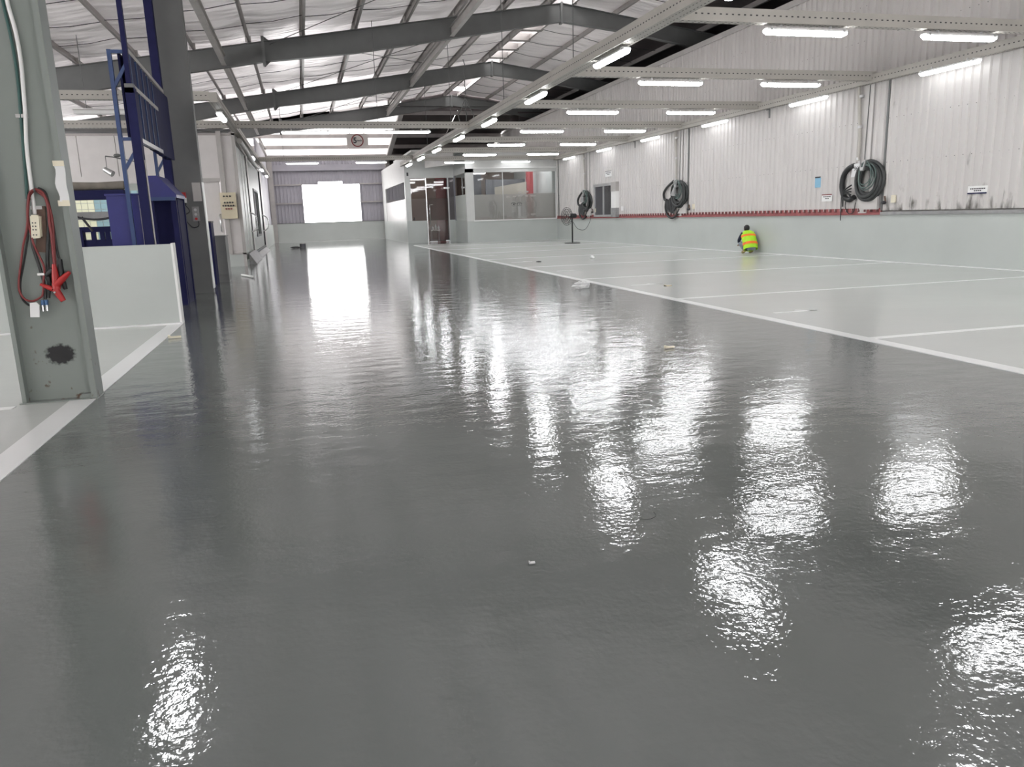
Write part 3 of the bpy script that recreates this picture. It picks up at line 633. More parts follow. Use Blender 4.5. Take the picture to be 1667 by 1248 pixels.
for x in (8.2, 8.7):
    for y in (50.6, 51.0): B().tube([(x, y, 0), (x, y, 0.75)], 0.022, 6).build('leg', M['chrome'], t)
B().box(8.15, 8.75, 50.55, 51.05, 0.72, 0.78).build('shelf', M['chrome'], t); B().box(8.15, 8.75, 50.55, 51.05, 0.1, 0.14).build('shelf', M['chrome'], t)
for i, x in enumerate((8.28, 8.48, 8.68)):
    q = thing('bottle', ['left clear bottle on the steel rack', 'middle tall bottle on the steel rack', 'right clear bottle on the steel rack'][i], 'bottle', (x, 50.8, 0.78), 'bottles on the rack')
    h_ = (0.22, 0.35, 0.25)[i]; B().tube([(x, 50.8, 0.78), (x, 50.8, 0.78 + h_ * .7), (x, 50.8, 0.78 + h_ * .8), (x, 50.8, 0.78 + h_)], [0.06, 0.06, 0.025, 0.025], 8).build('body', M['alu'], q)
for i, (x, y) in enumerate(((10.9, 49.2), (12.6, 48.6), (13.4, 50.6), (8.3, 52.2), (14.4, 47.3))):  # right corner fitting is added to brighten the inner wall
    place(lit, (x, y, 5.26), R(35 if i < 3 else 90), 'lit ceiling fitting inside the office, %s' % ['behind the left pane', 'behind the middle of the window', 'over the red column', 'behind the glass door', 'added in the right corner to light the wall'][i], 'office ceiling fittings')

# ------------------------------------------------------------------ window with cabinet on the right wall
w = struct(thing('window_2', 'small dark two-pane window in the corrugated wall', 'window', (15.2, 38.2, 1.4)))
X0, X1 = RX - 0.09, RX - 0.03
for y0, y1, z0, z1 in ((36.95, 39.55, 2.86, 3.0), (36.95, 39.55, 1.32, 1.42), (39.43, 39.55, 1.42, 2.86), (36.95, 37.07, 1.42, 2.86), (38.15, 38.27, 1.42, 2.86)): B().box(X0, X1, y0, y1, z0, z1).build('frame', M['alu'], w)
B().box(RX - 0.05, RX - 0.045, 37.07, 38.15, 1.42, 2.86).build('pane', pm('dark_pane', (0.045, 0.045, 0.05), 0.08), w); B().box(RX - 0.05, RX - 0.045, 38.27, 39.43, 1.42, 2.86).build('pane', pm('dark_pane_b', (0.07, 0.07, 0.08), 0.08), w)
t = thing('wall_cabinet', 'grey and white electrical box right of the small window', 'electrical box', (15.15, 36.5, 1.4))
B().box(RX - 0.22, RX - 0.03, 36.2, 36.85, 2.55, 3.0).build('upper_box', M['steel_lt'], t); B().box(RX - 0.2, RX - 0.03, 36.22, 36.85, 1.75, 2.55).build('white_door', M['white'], t); B().box(RX - 0.22, RX - 0.03, 36.2, 36.85, 1.3, 1.75).build('lower_box', M['greydirt'], t)
tag(B().box(RX - 0.08, RX - 0.03, 35.6, 35.85, 1.6, 1.8).build('wall_socket', M['white']), 'small white socket right of the grey cabinet', 'socket')

# ------------------------------------------------------------------ hose stations on the right wall
def station(y0, kind, label_hose, label_pipe, label_cord):
    """coordinates relative to the station column at y0 (y grows away from the camera)"""
    X = RX - 0.10
    t = thing('hose_station', label_hose, 'hose', (X, y0, 2.2), 'coiled hose stations')
    if kind == 'A': cy, cz, ry, rz, sw = -0.52, 2.17, 0.53, 0.48, 1.0
    else: cy, cz, ry, rz, sw = -0.40, 2.2, 0.62, 0.46, 1.1
    def ring(y, z, a, b_, x, tilt, n=28, drop=0.0):
        out = []
        for i in range(n):
            q = 2 * math.pi * i / n; u, v = a * math.cos(q), b_ * math.sin(q)
            if v < 0: v *= 1 + drop
            out.append((x + 0.02 * math.sin(q * 2 + tilt * 9), y0 + y + u * math.cos(tilt) - v * math.sin(tilt), z + u * math.sin(tilt) + v * math.cos(tilt)))
        return out
    rnd = random.Random(int(y0 * 10))
    for i in range(5 if kind == 'A' else 7):
        a = ry * (1.0 - 0.09 * i) if kind == 'A' else ry * rnd.uniform(0.6, 1.0)
        bb = rz * (1.02 - 0.07 * i) if kind == 'A' else rz * rnd.uniform(0.7, 1.05)
        B().tube(ring(cy + rnd.uniform(-0.08, 0.08), cz + rnd.uniform(-0.06, 0.06), a, bb, X - 0.05 * (i % 3), rnd.uniform(-0.3, 0.3), drop=0.12), 0.052 if kind == 'A' else 0.042, 8, True).build('hose_coil', M['hose'], t)
    for i in range(4):
        B().tube(ring(cy - 0.13 + rnd.uniform(-0.06, 0.06), cz + 0.16 + rnd.uniform(-0.06, 0.06), 0.32 - 0.03 * i, 0.36 - 0.05 * (i % 3), X - 0.17 - 0.015 * i, rnd.uniform(-0.4, 0.4)), 0.017, 6, True).build('air_hose', M['green'], t)
    if kind == 'A':
        arm = [(0.07, 2.61), (0.28, 2.56), (0.47, 2.41), (0.55, 2.19), (0.53, 1.96), (0.41, 1.76), (0.2, 1.68), (-0.0, 1.75)]
        B().tube(smooth_path([(X, y0 + a, z) for a, z in arm]), 0.075, 8).build('suction_arm', M['black'], t)
        for k in range(5):
            B().tube(smooth_path([(X - 0.05, y0 + 0.42 - 0.03 * k, 1.78 + 0.02 * k), (X - 0.1, y0 + 0.3 - 0.05 * k, 1.95 - 0.03 * k), (X - 0.08, y0 + 0.05, 2.08 - 0.09 * k)]), 0.022, 6).build('cable_loop', M['black'], t)
        B().tube(smooth_path([(X, y0 + 0.34, 1.66), (X, y0 + 0.35, 1.47), (X, y0 + 0.19, 1.29), (X, y0 - 0.01, 1.35), (X, y0 - 0.07, 1.6)]), 0.012, 5).build('cable_loop', M['black'], t)
        B().tube([(X, y0 + 0.55, 1.95), (X, y0 + 0.55, 1.57), (X, y0 + 0.53, 1.1)], 0.014, 5).build('cable_tail', M['black'], t); B().tube([(X, y0 + 0.5, 1.95), (X, y0 + 0.47, 1.49)], 0.022, 6).build('cable_tail', M['black'], t)
    else:
        B().tube(smooth_path([(X, y0 + 0.2, 2.73), (X, y0 + 0.8, 2.49), (X, y0 + 1.1, 2.26), (X, y0 + 1.02, 2.01), (X, y0 + 0.78, 1.98)]), 0.05, 8).build('suction_arm', M['black'], t)
        B().tube(smooth_path([(X, y0 + 0.84, 1.96), (X, y0 + 0.92, 1.66), (X, y0 + 0.72, 1.34), (X, y0 + 0.3, 1.22), (X, y0 - 0.1, 1.33), (X, y0 - 0.4, 1.6)]), 0.045, 8).build('hose_loop', M['black'], t)
        for k in range(6):
            B().tube(smooth_path([(X - 0.06, y0 + 0.75 - 0.1 * k, 1.9 + 0.04 * k), (X - 0.11, y0 + 0.5 - 0.12 * k, 1.55 - 0.03 * k), (X - 0.08, y0 + 0.0, 1.5 + 0.04 * k), (X - 0.1, y0 - 0.45, 1.9)]), 0.03, 6).build('cable_loop', [M['black'], M['hose']][k % 2], t)
        B().tube([(X - 0.22, y0 - 0.35, 2.44), (X - 0.2, y0 - 0.27, 2.15)], [0.06, 0.15], 10).build('nozzle_cone', M['greydirt'], t)
    b = B(); yk = y0 - (0.55 if kind == 'A' else 0.45); b.bar((X - 0.24, yk + 0.12, 2.72), (X - 0.24, yk + 0.03, 2.44), 0.05, 0.04); b.bar((X - 0.24, yk - 0.12, 2.72), (X - 0.24, yk - 0.03, 2.44), 0.05, 0.04); b.box(X - 0.27, X + 0.05, yk - 0.06, yk + 0.06, 2.46, 2.54); b.build('hanging_hook', M['alu'], t)
    b = B(); b.prism([(y0 + 0.1, 2.66), (y0 - 0.15, 2.66), (y0 - 0.05, 2.3), (y0 + 0.17, 2.3)], lambda u, v, w_: (w_, u, v), X - 0.02, X + 0.01); pl = b.build('number_plate', M['paper'], t)
    B().box(X - 0.02, X + 0.05, y0 - 0.95, y0 - 0.25, 1.4, 1.76).build('wall_plate', M['sheet_up'], t)
    p = thing('riser_pipe', label_pipe, 'pipe', (RX - 0.08, y0, 2.7), 'riser pipes above the hoses')
    B().tube([(RX - 0.125, y0 - 0.1, 2.72), (RX - 0.125, y0 - 0.1, 3.4), (RX - 0.125, y0 + 0.05, 4.70)], 0.05, 8).build('pipe', M['beam'], p)
    for z in (2.75, 3.6, 4.4): B().tube([(RX - 0.125, y0 - 0.09, z), (RX - 0.125, y0 - 0.08, z + 0.07)], 0.062, 8).build('collar', M['alu'], p)
    B().tube([(RX - 0.07, y0 - 0.28, 2.75), (RX - 0.06, y0 - 0.32, 4.7)], 0.012, 5).build('wire', M['steel'], p)
    v = thing('air_valve', label_cord, 'valve', (RX - 0.08, y0 - 1.3, 1.6), 'valves beside the hoses')
    B().tube([(RX - 0.1, y0 - 1.25, 1.56), (RX - 0.1, y0 - 1.2, 1.74)], 0.025, 6).build('stem', M['wood'], v); B().ball((RX - 0.12, y0 - 1.2, 1.57), 0.07, 0.08, 0.05).build('knob', M['ink'], v); B().box(RX - 0.07, RX - 0.03, y0 - 1.55, y0 - 1.4, 1.56, 1.76).build('socket', M['creamw'], v)
    return t, pl
sa, pla = station(19.06, 'A', 'large grey hose coil with black arm, nearest on the corrugated wall', 'beige riser pipe above the nearest hose coil', 'brass valve and socket right of the nearest hose coil')
station(30.05, 'B', 'tangled dark hose coil, middle one of three on the wall', 'beige riser pipe above the middle hose coil', 'valve and socket right of the middle hose coil')
station(40.9, 'B', 'tangled dark hose coil left of the small dark window', 'beige riser pipe above the farthest hose coil', 'valve and socket right of the farthest hose coil')
def text_obj(s, size, mat, parent, loc, rot, name='lettering', ext=0.002, off=0.0):
    cu = bpy.data.curves.new(name, 'FONT'); cu.body = s; cu.size = size; cu.extrude = ext; cu.offset = off; cu.align_x = 'CENTER'; cu.align_y = 'CENTER'
    o = bpy.data.objects.new(name, cu); C.objects.link(o)
    dg = bpy.context.evaluated_depsgraph_get(); me = bpy.data.meshes.new_from_object(o.evaluated_get(dg)); bpy.data.objects.remove(o)
    me.materials.clear(); me.materials.append(mat); o = bpy.data.objects.new(name, me); C.objects.link(o); o.parent = parent
    o.location = Vector(loc) - org(parent); o.rotation_euler = rot; return o
text_obj('96', 0.17, M['ink'], sa, (RX - 0.125, 19.03, 2.52), (R(90), 0, R(-90)))
def wall_sign(y0, y1, z0, z1, label, top, bar_bottom=False):
    t = thing('wall_sign', label, 'sign', (RX - 0.04, (y0 + y1) / 2, z0), 'small notices on the corrugated wall')
    B().box(RX - 0.05, RX - 0.035, y0, y1, z0, z1).build('plate', M['white'], t)
    L = y1 - y0; b = B()
    for k, (f0, f1, zf) in enumerate(((0.1, 0.9, 0.58), (0.3, 0.7, 0.33))):
        n = 9 if k == 0 else 4
        for i in range(n):
            a = y0 + L * (f0 + (f1 - f0) * i / n); b.box(RX - 0.053, RX - 0.05, a, a + L * (f1 - f0) / n * 0.72, z0 + (z1 - z0) * zf, z0 + (z1 - z0) * (zf + 0.14))
    b.build('print_lines', M['ink'], t); z = z0 if bar_bottom else z1 - 0.03
    B().box(RX - 0.054, RX - 0.05, y0, y1, z, z + 0.03).build('print_bar', top, t)
wall_sign(14.66, 15.2, 1.7, 1.88, 'white notice with dark lower bar, nearest on the corrugated wall', M['navy'], True); wall_sign(20.1, 20.56, 1.66, 1.87, 'white notice with dark red upper bar left of the hose coil', M['signred']); wall_sign(37.15, 38.0, 3.3, 3.58, 'white notice above the small dark window', M['steel'])
t = thing('blue_card', 'light blue card hanging from a clip on the corrugated wall', 'card', (RX - 0.05, 20.8, 2.1))
B().box(RX - 0.055, RX - 0.04, 20.66, 20.92, 2.08, 2.37).build('card', M['skyblue'], t); B().box(RX - 0.06, RX - 0.035, 20.68, 20.92, 2.36, 2.4).build('clip', M['ink'], t)

# ------------------------------------------------------------------ pedestal fan
fx, fy = 13.75, 38.9
t = thing('pedestal_fan', 'black pedestal fan standing near the corner of the bays', 'fan', (fx, fy, 0))
B().tube([(fx, fy, 0.0), (fx, fy, 0.03), (fx, fy, 0.045)], [0.42, 0.42, 0.1], 20).build('base', M['black'], t); B().tube([(fx, fy, 0.03), (fx, fy, 0.8), (fx, fy, 1.4)], [0.04, 0.04, 0.03], 10).build('pole', M['black'], t)
B().tube([(fx - 0.16, fy, 1.42), (fx - 0.1, fy, 1.42), (fx + 0.18, fy, 1.42), (fx + 0.24, fy, 1.42)], [0.06, 0.12, 0.12, 0.07], 12).build('motor', M['black'], t)
fc = Vector((fx - 0.30, fy, 1.40)); nrm = Vector((-0.93, -0.37, 0)).normalized(); e1 = Vector((-nrm.y, nrm.x, 0)); e2 = Vector((0, 0, 1))
b = B()
for rr_, off in ((0.46, 0), (0.36, 0.05), (0.25, 0.08), (0.12, 0.1)):
    for s in (-1, 1):
        if off or s == 1: b.tube([fc + nrm * off * s + (e1 * math.cos(q) + e2 * math.sin(q)) * rr_ for q in [2 * math.pi * i / 28 for i in range(28)]], 0.009, 5, True)
for i in range(20):
    q = 2 * math.pi * i / 20; dd = e1 * math.cos(q) + e2 * math.sin(q)
    for s in (-1, 1): b.tube([fc + dd * 0.46, fc + nrm * 0.08 * s + dd * 0.25, fc + nrm * 0.1 * s + dd * 0.06], 0.005, 4)
b.build('guard', M['black'], t)
for i in range(3):
    q0 = 2 * math.pi * i / 3; b = B(); vs = []
    for k in range(6):
        q = q0 + k * 0.2; dd = e1 * math.cos(q) + e2 * math.sin(q); vs += [fc + dd * 0.06 + nrm * (0.02 - k * 0.008), fc + dd * 0.38 * (0.85 + 0.15 * math.sin(k / 5 * math.pi)) + nrm * (0.03 - k * 0.012)]
    b.add(vs, [(2 * k, 2 * k + 1, 2 * k + 3, 2 * k + 2) for k in range(5)], True); b.build('blade', M['steel_lt'], t)
B().tube(smooth_path([(fx + 0.05, fy, 1.1), (fx + 0.3, fy, 0.75), (fx + 0.75, fy + 0.2, 0.68), (14.9, fy + 0.6, 0.95), (15.2, 39.9, 1.35)]), 0.012, 5).build('cord', M['ink'], t)

# ------------------------------------------------------------------ crouching worker
def skin_mesh(name, verts, edges, radii, mat, parent, root=0, sub=2):
    me = bpy.data.meshes.new(name); me.from_pydata([tuple(v) for v in verts], edges, []); me.update()
    o = bpy.data.objects.new(name, me); C.objects.link(o)
    m = o.modifiers.new('skin', 'SKIN'); m.use_smooth_shade = True
    if not me.skin_vertices: me.attributes.new
    for i, r in enumerate(radii):
        d = me.skin_vertices[0].data[i]; d.radius = (r, r) if not hasattr(r, '__len__') else r; d.use_root = (i == root)
    s = o.modifiers.new('sub', 'SUBSURF'); s.levels = sub; s.render_levels = sub
    dg = bpy.context.evaluated_depsgraph_get(); me2 = bpy.data.meshes.new_from_object(o.evaluated_get(dg))
    bpy.data.objects.remove(o); me2.materials.clear(); me2.materials.append(mat)
    for p in me2.polygons: p.use_smooth = True
    q = bpy.data.objects.new(name, me2); C.objects.link(q); q.parent = parent; return q
per = thing('person', 'person crouching by the grey wall in a yellow-green vest with orange bands', 'person', (14.95, 24.0, 0.003), rotz=R(-8))
# joints: y is the way the person faces
pel, ch, nk, hd = (0, -0.13, 0.27), (0, 0.07, 0.60), (0, 0.15, 0.73), (0, 0.20, 0.80)
V = [pel, (0, -0.04, 0.44), ch, nk, hd]; Rd = [0.13, 0.125, 0.135, 0.055, 0.06]; E_ = [(0, 1), (1, 2), (2, 3), (3, 4)]
for s in (-1, 1):
    k = len(V); V += [(s * 0.19, 0.10, 0.66), (s * 0.25, 0.22, 0.43), (s * 0.15, 0.43, 0.30)]; Rd += [0.06, 0.045, 0.032]; E_ += [(2, k), (k, k + 1), (k + 1, k + 2)]
    k = len(V); V += [(s * 0.11, -0.10, 0.25), (s * 0.20, 0.30, 0.36), (s * 0.13, 0.02, 0.10), (s * 0.14, 0.17, 0.045)]; Rd += [0.095, 0.062, 0.045, 0.04]; E_ += [(0, k), (k, k + 1), (k + 1, k + 2), (k + 2, k + 3)]
skin_mesh('body', V, E_, Rd, M['skin'], per)
b = B().ball((0, 0.215, 0.845), 0.085, 0.105, 0.115, 16, 12); b.ball((0, 0.315, 0.83), 0.018, 0.03, 0.025)
for s in (-1, 1): b.ball((s * 0.086, 0.21, 0.835), 0.014, 0.025, 0.035, 8, 6); b.ball((s * 0.034, 0.305, 0.85), 0.013, 0.01, 0.009, 8, 6)
b.box(-0.025, 0.025, 0.30, 0.312, 0.79, 0.798); b.build('head', M['skin'], per, local=True)
b = B(); rings = []
for i in range(9):
    a = math.pi * (0.02 + 0.66 * i / 8); r_ = math.sin(a)
    rings.append([Vector((0.097 * r_ * math.cos(q), 0.20 + 0.112 * r_ * math.sin(q) - 0.012, 0.852 + 0.118 * math.cos(a) + (0.04 if math.sin(q) > 0.3 and i > 4 else 0))) for q in [2 * math.pi * k / 18 for k in range(18)]])
b.loft(rings); b.build('hair', M['hair'], per, local=True)
skin_mesh('shirt', [(0, -0.06, 0.42), ch, (0, 0.11, 0.69), (-0.195, 0.10, 0.66), (-0.26, 0.22, 0.44), (-0.18, 0.37, 0.34), (0.195, 0.10, 0.66), (0.26, 0.22, 0.44), (0.18, 0.37, 0.34)], [(0, 1), (1, 2), (1, 3), (3, 4), (4, 5), (1, 6), (6, 7), (7, 8)], [0.14, 0.15, 0.10, 0.082, 0.062, 0.047, 0.082, 0.062, 0.047], M['shirt'], per)
skin_mesh('trousers', [(0, -0.13, 0.30), (-0.11, -0.10, 0.26), (-0.20, 0.29, 0.36), (-0.135, 0.04, 0.13), (0.11, -0.10, 0.26), (0.20, 0.29, 0.36), (0.135, 0.04, 0.13)], [(0, 1), (1, 2), (2, 3), (0, 4), (4, 5), (5, 6)], [0.16, 0.11, 0.08, 0.062, 0.11, 0.08, 0.062], M['jean'], per)
for s in (-1, 1):
    b = B(); b.loft([[Vector((s * 0.135 + 0.045 * w_ * math.cos(q), y, max(0.0, z + 0.04 * h_ * math.sin(q)))) for q in [2 * math.pi * k / 10 for k in range(10)]] for y, z, w_, h_ in ((-0.06, 0.085, 0.7, 0.8), (0.0, 0.07, 1, 1.2), (0.08, 0.05, 1.0, 1.1), (0.16, 0.035, 1.05, 0.9), (0.21, 0.03, 0.7, 0.6))]); b.build('shoe', M['shoe'], per, local=True)
def hand(s):
    b = B(); c = Vector((s * 0.145, 0.45, 0.28)); b.ball(c, 0.04, 0.045, 0.022, 10, 6)
    for k in range(4):
        x = c.x + (k - 1.5) * 0.019; L_ = (0.055, 0.065, 0.06, 0.045)[k]; b.tube([(x, c.y + 0.03, c.z), (x, c.y + 0.03 + L_ * 0.6, c.z - 0.012), (x, c.y + 0.03 + L_ * 0.8, c.z - 0.045)], [0.0095, 0.0085, 0.007], 6)
    b.tube([(c.x - s * 0.03, c.y - 0.01, c.z), (c.x - s * 0.06, c.y + 0.02, c.z - 0.01), (c.x - s * 0.055, c.y + 0.045, c.z - 0.03)], [0.012, 0.01, 0.008], 6); b.build('hand', M['skin'], per, local=True)
hand(-1); hand(1)
def vest_ring(t, grow=0.0):
    """t: 0 at the hem behind the hips, 1 at the shoulders"""
    P = [(-0.19, 0.14, 0.205, 0.17), (-0.15, 0.30, 0.215, 0.175), (-0.06, 0.45, 0.21, 0.165), (0.03, 0.59, 0.215, 0.155), (0.09, 0.69, 0.19, 0.125), (0.13, 0.745, 0.12, 0.085)]
    f = t * 5; i = min(int(f), 4); u = f - i; cy, cz, rx, ry = [P[i][k] * (1 - u) + P[i + 1][k] * u for k in range(4)]
    ln = R(-30); out = []
    for k in range(28):
        q = 2 * math.pi * k / 28; x = (rx * 1.2 + grow) * math.copysign(abs(math.cos(q)) ** 0.85, math.cos(q)); yy = (ry + grow) * math.sin(q)
        out.append(Vector((x, cy + yy * math.cos(ln), cz + yy * math.sin(ln) * 0.9)))
    return out
ve = B().loft([vest_ring(i / 15) for i in range(16)], caps=False).build('vest', M['hiviz'], per, local=True)
for a, c in ((0.16, 0.27), (0.52, 0.62)): B().loft([vest_ring(a + (c - a) * i / 3, 0.006) for i in range(4)], caps=False).build('orange_band', M['orange'], ve, local=True)
b = B()
for k in range(12):
    q = 2 * math.pi * k / 12; b.box(0.0 + 0.06 * math.cos(q) - 0.009, 0.06 * math.cos(q) + 0.009, -0.085, -0.07, 0.64 + 0.035 * math.sin(q) - 0.005, 0.64 + 0.035 * math.sin(q) + 0.005)
b.build('printed_badge', pm('vest_print', (0.22, 0.40, 0.04), 0.7), ve, local=True)

# ------------------------------------------------------------------ near column with cables
cx0, cx1, cyf = -2.59, -1.97, 7.73
t = thing('steel_column', 'grey-green steel column at left with a scorched patch and hanging cables', 'column', (-2.29, 7.85, 0))
B().box(cx0 + 0.03, cx1 - 0.03, 7.82, 7.85, 0, 8.0).build('web', M['column'], t)
B().box(cx0, cx0 + 0.035, cyf, 7.97, 0, 8.0).build('flange', M['column'], t); B().box(cx1 - 0.05, cx1, cyf, 7.97, 0, 8.0).build('flange', M['column'], t)
B().box(cx0 - 0.02, cx1 + 0.005, cyf - 0.02, 7.99, 0, 0.012).build('base_plate', M['column'], t); b = B().box(cx1 - 0.16, cx1 - 0.05, 7.76, 7.82, 0.012, 0.05); b.build('base_cleat', M['column'], t)
WY = 7.80
def onweb(pts, y=WY, k=5): return smooth_path([(x, y, z) for x, z in pts], k)
t = thing('conduit_pipe', 'white conduit running down the grey-green column', 'pipe', (-2.2, WY, 1.72))
B().tube(onweb([(-2.224, 3.8), (-2.215, 3.42), (-2.19, 3.2), (-2.185, 2.964), (-2.20, 2.728), (-2.214, 2.538), (-2.246, 2.247), (-2.257, 1.941), (-2.266, 1.69)]), 0.017, 8).build('pipe', M['white'], t)
for z in (2.5, 1.73): B().box(-2.29, -2.20, WY - 0.01, WY + 0.02, z, z + 0.03).build('saddle', M['alu'], t)
t = thing('green_air_hose', 'dark green hose beside the white conduit on the column', 'hose', (-2.25, WY, 1.84)); B().tube(onweb([(-2.255, 3.8), (-2.25, 3.42), (-2.235, 3.2), (-2.228, 2.967), (-2.236, 2.731), (-2.255, 2.492), (-2.282, 2.126), (-2.307, 1.82)], WY + 0.002), 0.014, 6).build('hose', M['dgreen'], t)
tag(B().prism([(-2.244, 1.758), (-2.178, 1.756), (-2.205, 1.35), (-2.305, 1.362)], lambda u, v, w_: (u, w_, v), 7.80, 7.82).build('backing_board', M['wood']), 'dark brown board behind the socket strip on the column', 'board')
t = thing('socket_strip', 'cream power strip with eight holes on the column', 'power strip', (-2.26, 7.75, 1.48))
b = B().prism([(-2.293, 1.672), (-2.225, 1.672), (-2.238, 1.492), (-2.308, 1.488)], lambda u, v, w_: (u, w_, v), 7.755, 7.80); b.prism([(-2.285, 1.682), (-2.233, 1.682), (-2.246, 1.482), (-2.300, 1.478)], lambda u, v, w_: (u, w_, v), 7.76, 7.798); b.build('case', M['creamw'], t)
b = B().prism([(-2.222, 1.672), (-2.214, 1.668), (-2.23, 1.496), (-2.236, 1.492)], lambda u, v, w_: (u, w_, v), 7.765, 7.80); b.build('side_lip', M['creamw'], t)
for x, z in [(-2.281, 1.614), (-2.259, 1.613), (-2.283, 1.585), (-2.261, 1.584), (-2.285, 1.555), (-2.263, 1.554), (-2.288, 1.51), (-2.265, 1.509)]: B().tube([(x, 7.756, z), (x, 7.753, z)], 0.0062, 8).build('hole', M['ink'], t)
t = thing('jumper_cables', 'red and black jumper cables looped on the grey-green column', 'cable', (-2.22, 7.76, 1.9))
red = [(-2.223, 1.9), (-2.27, 1.869), (-2.301, 1.754), (-2.332, 1.581), (-2.388, 1.416), (-2.429, 1.26), (-2.465, 1.122), (-2.474, 1.022), (-2.44, 0.95), (-2.384, 0.931), (-2.326, 0.954), (-2.293, 0.992), (-2.27, 1.112), (-2.249, 1.222), (-2.272, 1.322), (-2.302, 1.427), (-2.307, 1.511)]
B().tube(onweb(red, 7.765), 0.0095, 7).build('red_cable', M['redw'], t)
B().tube(onweb([(-2.223, 1.9), (-2.166, 1.867), (-2.141, 1.76), (-2.148, 1.623), (-2.149, 1.486), (-2.159, 1.327), (-2.162, 1.238)], 7.765), 0.013, 7).build('red_cable', M['redw'], t); B().tube(onweb([(-2.216, 1.89), (-2.15, 1.82), (-2.128, 1.70), (-2.13, 1.56), (-2.145, 1.40), (-2.158, 1.25)], 7.77), 0.011, 7).build('red_cable', M['redw'], t)
B().tube(onweb([(-2.232, 1.897), (-2.28, 1.841), (-2.312, 1.706), (-2.32, 1.60), (-2.305, 1.5)], 7.775), 0.012, 7).build('red_cable', M['redw'], t)
B().tube(onweb([(-2.222, 1.908), (-2.298, 1.822), (-2.338, 1.532), (-2.378, 1.376), (-2.426, 1.22), (-2.467, 1.082), (-2.469, 0.962), (-2.437, 0.904), (-2.395, 0.882)], 7.785), 0.009, 7).build('black_cable', M['black'], t)
B().tube(onweb([(-2.314, 1.512), (-2.317, 1.413), (-2.306, 1.334), (-2.288, 1.213), (-2.275, 1.082), (-2.284, 0.941)], 7.78), 0.014, 7).build('black_cable', M['hose'], t); B().tube(onweb([(-2.204, 1.908), (-2.15, 1.857), (-2.151, 1.672), (-2.20, 1.40), (-2.224, 1.23), (-2.231, 1.11), (-2.258, 0.95)], 7.785), 0.015, 7).build('black_cable', M['black'], t)
B().tube(onweb([(-2.196, 1.901), (-2.145, 1.828), (-2.132, 1.672), (-2.129, 1.505), (-2.13, 1.366), (-2.122, 1.286)], 7.785), 0.010, 7).build('black_cable', M['black'], t)
def jaw(b, a, c, w0, w1): b.tube([(a[0], a[2], a[1]), ((a[0] + c[0]) / 2, (a[2] + c[2]) / 2, (a[1] + c[1]) / 2), (c[0], c[2], c[1])], [w0, (w0 + w1) / 2 * 1.1, w1], 8)
b = B(); jaw(b, (-2.162, 1.25, 7.75), (-2.17, 1.03, 7.74), 0.018, 0.036); jaw(b, (-2.175, 1.06, 7.74), (-2.04, 1.175, 7.73), 0.036, 0.016); jaw(b, (-2.20, 1.03, 7.74), (-2.294, 1.078, 7.74), 0.024, 0.012); jaw(b, (-2.18, 1.03, 7.74), (-2.128, 0.92, 7.735), 0.032, 0.024); b.build('red_clamp', M['redp'], t)
B().tube([(-2.178, 7.695, 1.002), (-2.178, 7.71, 1.002)], 0.01, 8).build('rivet', M['chrome'], t)
b = B(); jaw(b, (-2.115, 1.29, 7.775), (-2.13, 1.10, 7.775), 0.018, 0.03); jaw(b, (-2.125, 1.12, 7.775), (-2.105, 1.02, 7.775), 0.025, 0.016); jaw(b, (-2.25, 1.15, 7.775), (-2.185, 1.20, 7.775), 0.02, 0.026); jaw(b, (-2.235, 1.14, 7.775), (-2.225, 1.08, 7.775), 0.024, 0.014); b.build('black_clamp', M['black'], t)
b = B()
for x in (-2.304, -2.275): b.tube([(x, 7.77, 0.935), (x - 0.004, 7.77, 0.89)], 0.016, 8)
b.build('blue_connector', pm('connector_blue', (0.05, 0.13, 0.28), 0.4), t); b = B()
for x in (-2.312, -2.278): b.tube([(x, 7.77, 0.89), (x - 0.002, 7.77, 0.835)], 0.0125, 8)
b.build('steel_plug', M['chrome'], t); B().box(-2.31, -2.255, 7.755, 7.785, 1.155, 1.175).build('cable_tie', M['white'], t)
B().prism([(-2.402, 0.915), (-2.349, 0.919), (-2.33, 0.893), (-2.341, 0.786), (-2.416, 0.79)], lambda u, v, w_: (u, w_, v), 7.74, 7.755).build('tag', M['paper'], t); B().tube([(-2.223, 7.82, 1.885), (-2.223, 7.74, 1.885), (-2.223, 7.74, 1.905)], 0.008, 6).build('hook', M['steel'], t)
t = thing('paper_notice', 'curled white paper taped to the edge of the column', 'paper', (-1.97, 7.72, 1.8)); vs = []; n = 9
for i in range(n): z = 2.1 - 0.31 * i / (n - 1); c_ = 0.012 * math.sin(i * 1.1); vs += [(-2.035 + c_, 7.715 - 0.008 * math.sin(i * 0.9), z), (-1.955 + c_ * 0.3, 7.72, z)]
b = B().add(vs, [(2 * i, 2 * i + 1, 2 * i + 3, 2 * i + 2) for i in range(n - 1)], True); b.add([(x, y + 0.002, z) for x, y, z in vs], [(2 * i, 2 * i + 2, 2 * i + 3, 2 * i + 1) for i in range(n - 1)], True); b.build('sheet', M['paper'], t, fix=False)
B().box(-2.04, -1.955, 7.712, 7.73, 2.09, 2.135).build('tape', M['creamw'], t); B().box(-2.045, -1.955, 7.712, 7.73, 1.75, 1.80).build('tape', M['creamw'], t)

# stub wall
st = struct(B().box(-9.5, -2.0, 13.3, 13.5, 0, 1.27).build('wall_stub', M['dado'])); B().box(-2.02, -1.985, 13.28, 13.52, 0, 1.285).build('edge_strip', M['white'], st)

